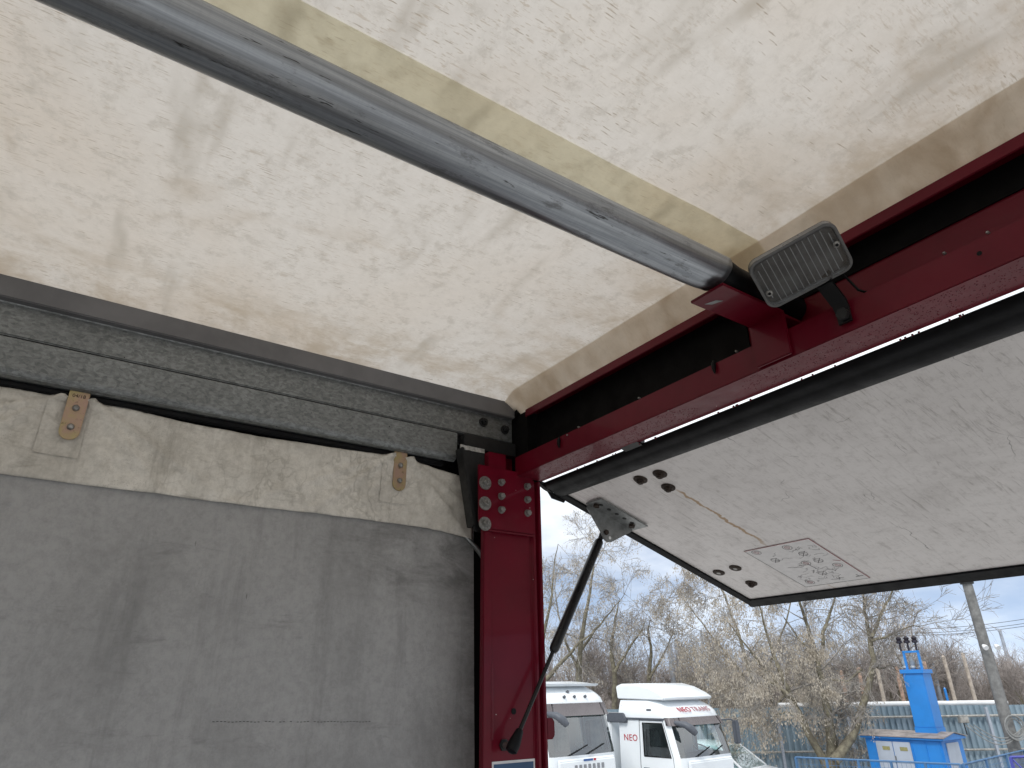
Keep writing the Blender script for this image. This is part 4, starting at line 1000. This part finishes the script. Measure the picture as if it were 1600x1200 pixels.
for k in range(3):
    pts = [RGT * (-(1.35 - .12 * k) * q + .35 * (1 - q)) + Vector((0, 0, -.05 + .10 * (1 - q) + (.12 * q) - (.62 - .10 * k) * math.sin(math.pi * q) * .8)) for q in [i / 14 for i in range(15)]]
    wb(MB().tube(pts, .016, 5, False), 'slack_loop', 'cable_grey', coil, smooth=60)
jb = depth(1505, 1124, 27.3); jbx = wthing('junction_box', jb, fang, 'small grey box on the fence rail left of the pole', 'box')
wb(MB().box((0, 0, 0), (.34, .14, .24)), 'case', 'concrete', jbx, bevel=.015); wb(MB().box((0, -.075, 0), (.30, .012, .20)), 'lid', 'pipe_pale', jbx)
wb(MB().tube([(-.02, 0, -.1), (0, 0, -.5)], .02, 5), 'conduit', 'dark_metal', jbx)

# ---- overhead wires
for k, (ya, yb) in enumerate(((972, 958), (978, 965), (981, 970))):
    a = depth(1350, ya + 12, 60); b = depth(1720, yb - 12, 48); pts = [a.lerp(b, q / 16) - Vector((0, 0, .5 * math.sin(math.pi * q / 16))) for q in range(17)]
    o = wb(MB().tube(pts, .018, 4, False), 'overhead_wire', 'wire', None); tag(o, ['topmost overhead wire crossing the sky at right', 'middle overhead wire crossing the sky at right', 'lowest overhead wire crossing the sky at right'][k], 'wire', 'overhead wires')

# ---- blue transformer kiosk with tower
kd = 22.2
kc = foot(1467, 1146, kd)                     # near corner between long side and gable end
kio = wthing('transformer_kiosk', kc, R(4), 'blue transformer kiosk with grey doors, gabled roof and tall tower', 'kiosk')
KL, KW, KH = 2.25, 1.5, 1.78                 # long side runs to -x, depth to +y
wb(MB().box((-KL / 2, KW / 2, KH / 2), (KL, KW, KH)), 'case', 'blue_paint', kio, bevel=.015)
rp_ = [(-.10, KH + .005), (-.10, KH + .06), (KW / 2, KH + .18), (KW + .10, KH + .06), (KW + .10, KH + .005)]
wb(MB().prism(rp_, 'x', -KL - .10, .10), 'roof', 'blue_paint', kio, bevel=.008)
for sg_ in (0, 1):
    y0, y1 = (-.13, KW / 2) if sg_ == 0 else (KW / 2, KW + .13)
    z0, z1 = (KH + .065, KH + .195) if sg_ == 0 else (KH + .195, KH + .065)
    wb(MB().prism([(y0, z0), (y1, z1), (y1, z1 + .02), (y0, z0 + .02)], 'x', -KL - .14, .14), 'roof_sheet', 'roof_rust', kio)
for x0, x1 in ((-KL + .32, -KL + .83), (-KL + .84, -KL + 1.36)):
    do = wb(MB().box(((x0 + x1) / 2, -.018, .88), (x1 - x0 - .01, .03, 1.66)), 'door', 'door_grey', kio, bevel=.006)
    wb(MB().box(((x0 + x1) / 2 + .05, -.038, 1.52), (.22, .008, .10)), 'vent', 'label_olive', do)
    for q in range(6): wb(MB().box(((x0 + x1) / 2, -.037, .62 - q * .08), (.4, .010, .03)), 'louvre', 'door_grey', do)
wb(MB().box((-KL + .86, -.05, 1.25), (.03, .03, .14)), 'door_handle', 'bracket_zinc', kio)
wb(MB().add([(-KL + 1.10, -.040, .86), (-KL + 1.24, -.040, .86), (-KL + 1.17, -.040, .98)], [(0, 1, 2)]), 'warning_sign', 'warning_yellow', kio, fixn=False)
wb(MB().box((-KL + 1.2, -.038, .74), (.22, .006, .09)), 'notice', 'sticker_white', kio)
for x in (-KL + 1.40, -KL + 1.80, -.06): wb(MB().box((x, -.012, .88), (.02, .02, 1.70)), 'panel_joint', 'blue_paint', kio)
wb(MB().box((.016, .70, .88), (.03, .86, 1.66)), 'door', 'door_grey', kio, bevel=.006)
wb(MB().add([(.034, .62, .80), (.034, .78, .80), (.034, .70, .94)], [(0, 1, 2)]), 'warning_sign', 'warning_yellow', kio, fixn=False)
tx, ty, tw, td = -.55, .80, .60, .62
tz0, tz1 = KH + .18, 3.62
wb(MB().box((tx, ty, KH + .17), (tw * 1.06, td * 1.06, .30)), 'tower_foot', 'blue_paint', kio, bevel=.01)
wb(MB().box((tx, ty, (tz0 + .14 + tz1) / 2), (tw, td, tz1 - tz0 - .14)), 'tower', 'blue_paint', kio, bevel=.012)
wb(MB().box((tx, ty, tz1 + .06), (tw + .10, td + .10, .12)), 'tower_cap', 'blue_paint', kio, bevel=.01)
for q in (-1, 1): wb(MB().box((tx + q * .22 + .08, ty - .24, tz1 + .38), (.06, .06, .52)), 'rack_leg', 'blue_paint', kio)
wb(MB().box((tx + .08, ty - .24, tz1 + .64), (.50, .06, .06)), 'rack_bar', 'blue_paint', kio)
for q in (-.20, .04, .28):
    i_ = MB(); b_ = Vector((tx + q, ty - .24, tz1 + .67)); i_.tube([b_ + Vector((0, 0, h)) for h in (0, .12, .22, .24, .30, .32, .38, .44)], [.03, .03, .03, .09, .09, .06, .09, .03], 10); wb(i_, 'insulator', 'insulator', kio, smooth=40)
    i_ = MB(); b_ = Vector((tx + q - .12, ty + .05, tz1 + .12)); i_.tube([b_ + Vector((0, 0, h)) for h in (0, .06, .12, .20, .28, .40)], [.05, .09, .06, .09, .06, .04], 10); wb(i_, 'bushing', 'insulator_glass', kio, smooth=40)

# ---- blue railings in front of the kiosk
r0, r1, r2 = depth(1243, 1183, 20.2), depth(1500, 1194, 18.6), depth(1600, 1172, 21.5)
rail_ = wthing('yard_railing', (r0.x, r0.y, 0), 0, 'low blue mesh railing in front of the transformer kiosk', 'railing'); ro_ = Vector((r0.x, r0.y, 0))
def seg(a, b, nposts, root, mat):
    wb(MB().tube([a - ro_, b - ro_], .022, 6), 'top_rail', mat, root, smooth=60)
    wb(MB().tube([Vector((a.x, a.y, .12)) - ro_, Vector((b.x, b.y, .12)) - ro_], .025, 6), 'bottom_rail', mat, root, smooth=60)
    for k in range(nposts + 1):
        p = a.lerp(b, k / nposts); wb(MB().box((p.x - ro_.x, p.y - ro_.y, p.z / 2), (.05, .05, p.z)), 'post', mat, root)
    mesh = MB(); L_ = (b - a).length; nw = int(L_ / .10)
    for k in range(nw):
        p = a.lerp(b, (k + .5) / nw) - ro_; mesh.tube([Vector((p.x, p.y, .14)), Vector((p.x, p.y, p.z - .03))], .005, 3, False)
    for k in range(12):
        f = .1 + .08 * k; q0, q1 = a - ro_, b - ro_; mesh.tube([Vector((q0.x, q0.y, a.z * f)), Vector((q1.x, q1.y, b.z * f))], .005, 3, False)
    mo = wb(mesh, 'wire_mesh', mat, root); mo['kind'] = 'stuff'
seg(r0, r1, 5, rail_, 'rail_blue'); seg(r1 + Vector((.05, .05, 0)), r2, 3, rail_, 'rail_blue')
v0, v1 = depth(1579, 1183, 19.0), depth(1660, 1181, 18.2)
gate = wthing('yard_gate', (v0.x, v0.y, 0), 0, 'violet-blue framed gate corner at the lower right edge', 'gate'); ro_ = Vector((v0.x, v0.y, 0))
wb(MB().tube([v0 - ro_, v1 - ro_], .035, 6), 'top_rail', 'violet_paint', gate, smooth=60)
for p in (v0, v1): wb(MB().box((p.x - ro_.x, p.y - ro_.y, p.z / 2), (.07, .07, p.z)), 'post', 'violet_paint', gate)
wb(MB().tube([Vector((0, 0, v0.z)), Vector((v1.x - v0.x, v1.y - v0.y, .2))], .02, 5), 'brace', 'violet_paint', gate, smooth=60)

# ================================================================== TREES
def tube3(mb, pts, rad, n=4): mb.tube(pts, rad, n, False)
def rv(rg): return Vector((rg.gauss(0, 1), rg.gauss(0, 1), rg.gauss(0, 1))).normalized()
def grow(rg, wood, tips, p, d, L, r, lvl, maxl, droop, spread=.75, kids=(3, 5), up=0.0):
    nseg = 4 if lvl == 0 else 3; pts = [p]; q = p; dd = d.copy()
    for k in range(nseg):
        dd = (dd + rv(rg) * .16 + Vector((0, 0, up if lvl < maxl - 1 else -droop))).normalized(); q = q + dd * (L / nseg); pts.append(q)
    rr = [max(.0055, r * (1 - .65 * k / nseg)) for k in range(nseg + 1)]
    tube3(wood[0 if lvl < 2 else 1], pts, rr, 6 if lvl == 0 else (4 if lvl == 1 else 3))
    if lvl >= maxl: tips.append((pts[-1], dd)); tips.append((pts[-2], dd)); return
    for k in range(rg.randint(*kids)):
        f = rg.uniform(.25, 1.0) * nseg; i = min(int(f), nseg - 1); b = pts[i].lerp(pts[i + 1], f - i)
        nd = (dd + rv(rg) * spread).normalized()
        grow(rg, wood, tips, b, nd, L * rg.uniform(.5, .75), max(.007, rr[i] * .55), lvl + 1, maxl, droop, spread, kids, up)
def seedquads(rg, mb, tips, frac, per, drop):
    for p, d in tips:
        if rg.random() > frac: continue
        for k in range(rg.randint(max(1, per - 3), per + 3)):
            c = p + Vector((rg.gauss(0, .07), rg.gauss(0, .07), -abs(rg.gauss(0, drop)))); a = rg.uniform(0, 6.28); w = rg.uniform(.011, .021); h = rg.uniform(.035, .075)
            u = Vector((math.cos(a), math.sin(a), 0)) * w; v = Vector((rg.gauss(0, .3), rg.gauss(0, .3), -1)).normalized() * h
            mb.add([c - u * .4, c + u * .4, c + u + v, c - u + v], [(0, 1, 2, 3)])
def limb_tree(name, label, base, limbs, rg, dens, seedfrac, droop, tw, dj=1.2, grp='trees in the yard', per=6, spread=.8):
    """limbs: lists of (px, py, radius) followed from the photo, each at its own distance"""
    root = wthing(name, Vector((base.x, base.y, 0)), 0, label, 'tree', grp); o_ = Vector((base.x, base.y, 0))
    trunk = MB(); twigs = MB(); tips = []; sd = MB()
    for lim in limbs:
        dpt, pts = lim[0], lim[1]; sf = lim[2] if len(lim) > 2 else seedfrac; tips = []
        W_ = []
        for k, (x, y, r) in enumerate(pts): W_.append((depth(x, y, dpt + dj * .25 * math.sin(k * 1.3 + x)) - o_, r))
        P_, R_ = [], []
        for (a, ra), (b, rb) in zip(W_[:-1], W_[1:]):
            for q in range(3):
                f = q / 3; P_.append(a.lerp(b, f) + rv(rg) * .025); R_.append(ra + (rb - ra) * f)
        P_.append(W_[-1][0]); R_.append(W_[-1][1]); trunk.tube(P_, R_, 7, True)
        for i in range(1, len(P_)):
            fr_ = i / len(P_)
            nb = rg.random() * dens * (.25 + fr_)
            for k in range(int(nb + rg.random())):
                d_ = (P_[i] - P_[i - 1]).normalized(); nd = (d_ * .6 + rv(rg) * .9 + Vector((0, 0, .12))).normalized()
                grow(rg, (twigs, twigs), tips, P_[i], nd, tw * rg.uniform(.6, 1.25), max(.012, R_[i] * .42), 1, 4, droop if sf < .5 else .28, spread, (3, 5))
        if sf: seedquads(rg, sd, tips, sf, per, .14)
    wb(trunk, 'trunk', 'bark', root, smooth=70); wb(twigs, 'crown', 'twig', root, fixn=False)
    if seedfrac:
        s__ = wb(sd, 'seed_clusters', 'seed', root, fixn=False); s__['kind'] = 'stuff'
    return root
rg = random.Random(11)
TD = 24.3
limb_tree('forked_tree', 'bare tree forking from the ground left of the blue kiosk', foot(1300, 1190, TD), [
    (TD, [(1303, 1235, .22), (1300, 1185, .19), (1298, 1140, .15), (1291, 1100, .12), (1284, 1062, .10), (1276, 1026, .08), (1263, 985, .06), (1247, 935, .04), (1238, 900, .025)]),
    (TD, [(1284, 1030, .07), (1286, 990, .055), (1298, 955, .04), (1310, 915, .025), (1312, 890, .015)]),
    (TD, [(1305, 1190, .17), (1329, 1152, .14), (1346, 1112, .115), (1358, 1072, .10), (1364, 1030, .09), (1360, 996, .08), (1351, 955, .05), (1347, 910, .03), (1340, 880, .02)]),
    (TD, [(1361, 996, .06), (1378, 957, .045), (1394, 925, .03), (1402, 885, .018)]),
    (TD, [(1362, 1002, .05), (1392, 992, .035), (1424, 978, .022), (1440, 978, .012)], .01),
    (TD, [(1346, 1045, .04), (1322, 1065, .03), (1300, 1062, .02), (1282, 1085, .012)]),
    (TD, [(1404, 1050, .012), (1392, 1038, .02), (1376, 1045, .03), (1364, 1040, .04)], .01),
    (TD, [(1295, 1200, .15), (1270, 1158, .12), (1250, 1118, .10), (1232, 1080, .08), (1214, 1035, .06), (1196, 985, .04), (1186, 945, .025)], .75),
    (TD - .6, [(1250, 1118, .07), (1228, 1085, .055), (1200, 1050, .045), (1168, 1012, .03), (1138, 972, .015)], .85),
    (TD - 1.0, [(1236, 1088, .06), (1208, 1068, .045), (1176, 1066, .03), (1148, 1078, .015)], .85),
    (TD - 1.0, [(1262, 1150, .05), (1248, 1120, .04), (1228, 1112, .03), (1208, 1118, .015)], .6),
    (TD - .4, [(1276, 1030, .05), (1250, 1000, .035), (1225, 965, .02)], .7)], rg, 1.45, .12, .06, 1.1)
rg = random.Random(5)
TB = 29.6
limb_tree('seed_laden_tree', 'tree thick with pale hanging seeds behind the lettered lorry', foot(1190, 1230, TB), [
    (TB, [(1192, 1240, .16), (1190, 1180, .14), (1184, 1120, .11), (1172, 1055, .09), (1152, 985, .06), (1132, 930, .04), (1112, 895, .02)]),
    (TB + .5, [(1176, 1075, .06), (1142, 1030, .05), (1106, 985, .035), (1078, 950, .02), (1058, 925, .012)]),
    (TB - .5, [(1180, 1090, .07), (1206, 1030, .05), (1228, 975, .035), (1240, 925, .02)]),
    (TB - .8, [(1188, 1150, .06), (1212, 1105, .045), (1232, 1075, .03), (1252, 1060, .015)]),
    (TB + .8, [(1186, 1130, .06), (1150, 1090, .045), (1118, 1060, .03), (1090, 1045, .015)])], rg, 2.0, .75, .28, 1.35, per=7)
for (nm, lb_, d_, limbs, sd_, den) in (
    ('seed_tree', 'tall twiggy tree behind the two lorries, right of the strut', 30.5, [[(905, 1130, .16), (904, 1060, .13), (908, 1000, .10), (918, 945, .07), (927, 890, .04), (932, 850, .015)], [(906, 1020, .07), (930, 985, .05), (955, 955, .03), (975, 930, .012)], [(905, 1050, .07), (884, 1005, .05), (872, 960, .03), (866, 915, .012)]], 21, .35),
    ('seed_tree', 'slanting pale-limbed tree just right of the red post', 28.9, [[(838, 1085, .10), (862, 1052, .085), (884, 1028, .07), (906, 1003, .05), (930, 985, .02)], [(842, 1060, .09), (850, 990, .07), (862, 930, .05), (866, 880, .03), (872, 850, .012)]], 22, .25),
    ('seed_tree', 'slim upright tree above the gap between the lorries', 31.5, [[(962, 1130, .14), (960, 1060, .11), (955, 1010, .08), (962, 965, .05), (968, 935, .015)], [(960, 1050, .07), (985, 1010, .05), (1002, 985, .03), (1010, 965, .012)]], 23, .22),
    ('seed_tree', 'thin tree above the roof deflector of the lettered lorry', 32.0, [[(1015, 1130, .13), (1013, 1070, .10), (1018, 1020, .07), (1012, 985, .04), (1016, 965, .012)], [(1015, 1060, .06), (1038, 1020, .04), (1052, 990, .02)]], 24, .2)):
    limb_tree(nm, lb_, foot(limbs[0][0][0], 1130, d_), [(d_, l) for l in limbs], random.Random(sd_), 1.7, den, .06, 1.35, grp='trees along the fence')
# background trees: three kinds, copied
def proto(seed, H):
    rgp = random.Random(seed); root = wthing('bare_tree', (0, 0, 0), 0, 'bare tree', 'tree', 'bare trees beyond the fence'); tr, cw = MB(), MB(); tips = []
    for k in range(2):
        grow(rgp, (tr, cw), tips, Vector((.3 * k, 0, -.1)), Vector((rgp.uniform(-.15, .15), rgp.uniform(-.15, .15), 1)).normalized(), H * .55, .13, 0, 4, .02, .62, (5, 7), .10)
    wb(tr, 'trunk', 'bark', root, smooth=70); wb(cw, 'crown', 'far_twig', root, fixn=False); return root
protos = [proto(31, 6.2), proto(47, 6.6), proto(58, 5.8)]
spots = [(880, 34, 1.0, 'bare tree far behind the strut'), (940, 36, .95, 'bare tree far above the left lorry cab'), (990, 35, .85, 'bare tree far above the roof deflector'), (1035, 38, .8, 'low bare tree behind the twin steel columns'),
         (1085, 36, .82, 'low bare tree left of the slim light pole'), (1140, 38, .85, 'bare tree far behind the seed-laden crown'), (1200, 35, .9, 'bare tree behind the left limb of the forked tree'), (1255, 37, .9, 'bare tree behind the leftmost pale posts'),
         (1320, 35, .92, 'bare tree behind the fork of the big tree'), (1385, 37, .9, 'bare tree behind the bent trunk'), (1415, 33, .98, 'tall bare tree behind the blue tower'), (1455, 34, .88, 'bare tree behind the clean cream posts'),
         (1495, 38, .72, 'low bush-like tree right of the cream posts'), (1535, 36, .72, 'low bare tree behind the utility pole'), (1580, 37, .78, 'bare tree at the right edge beyond the fence'), (1630, 34, .85, 'bare tree reaching in from the right edge')]
for i, (x, d_, sc_, lb_) in enumerate(spots):
    pr = protos[i % 3]
    if i < 3: r_ = pr
    else:
        r_ = pr.copy(); COL.objects.link(r_)
        for ch in list(pr.children): c = ch.copy(); COL.objects.link(c); c.parent = r_
    r_.location = foot(x, 1100, d_); r_.rotation_euler = (0, 0, i * 1.9); r_.scale = (sc_, sc_, sc_); r_['label'] = lb_
# far scrub that reads as one mass
rgs = random.Random(77); scrub = MB()
for k in range(5200):
    x = rgs.uniform(820, 1680); d_ = rgs.uniform(40, 58); p = foot(x, 1090, d_); h = rgs.uniform(1.5, 4.6) * (1 + .25 * noise.noise(Vector((x * .02, 0, 0))))
    q = Vector((rgs.gauss(0, .45), rgs.gauss(0, .45), h)); m_ = p + q * .5 + rv(rgs) * .3; scrub.tube([p, m_, p + q], [.03, .022, .01], 3, False)
    for j in range(4):
        b_ = p.lerp(p + q, rgs.uniform(.35, .95)); scrub.tube([b_, b_ + rv(rgs) * rgs.uniform(.4, 1.0) + Vector((0, 0, .35))], [.016, .008], 3, False)
s_ = wb(scrub, 'far_scrub', 'far_twig', None, fixn=False); s_['kind'] = 'stuff'; tag(s_, 'grey-brown mass of bare scrub far beyond the fence', 'scrub')
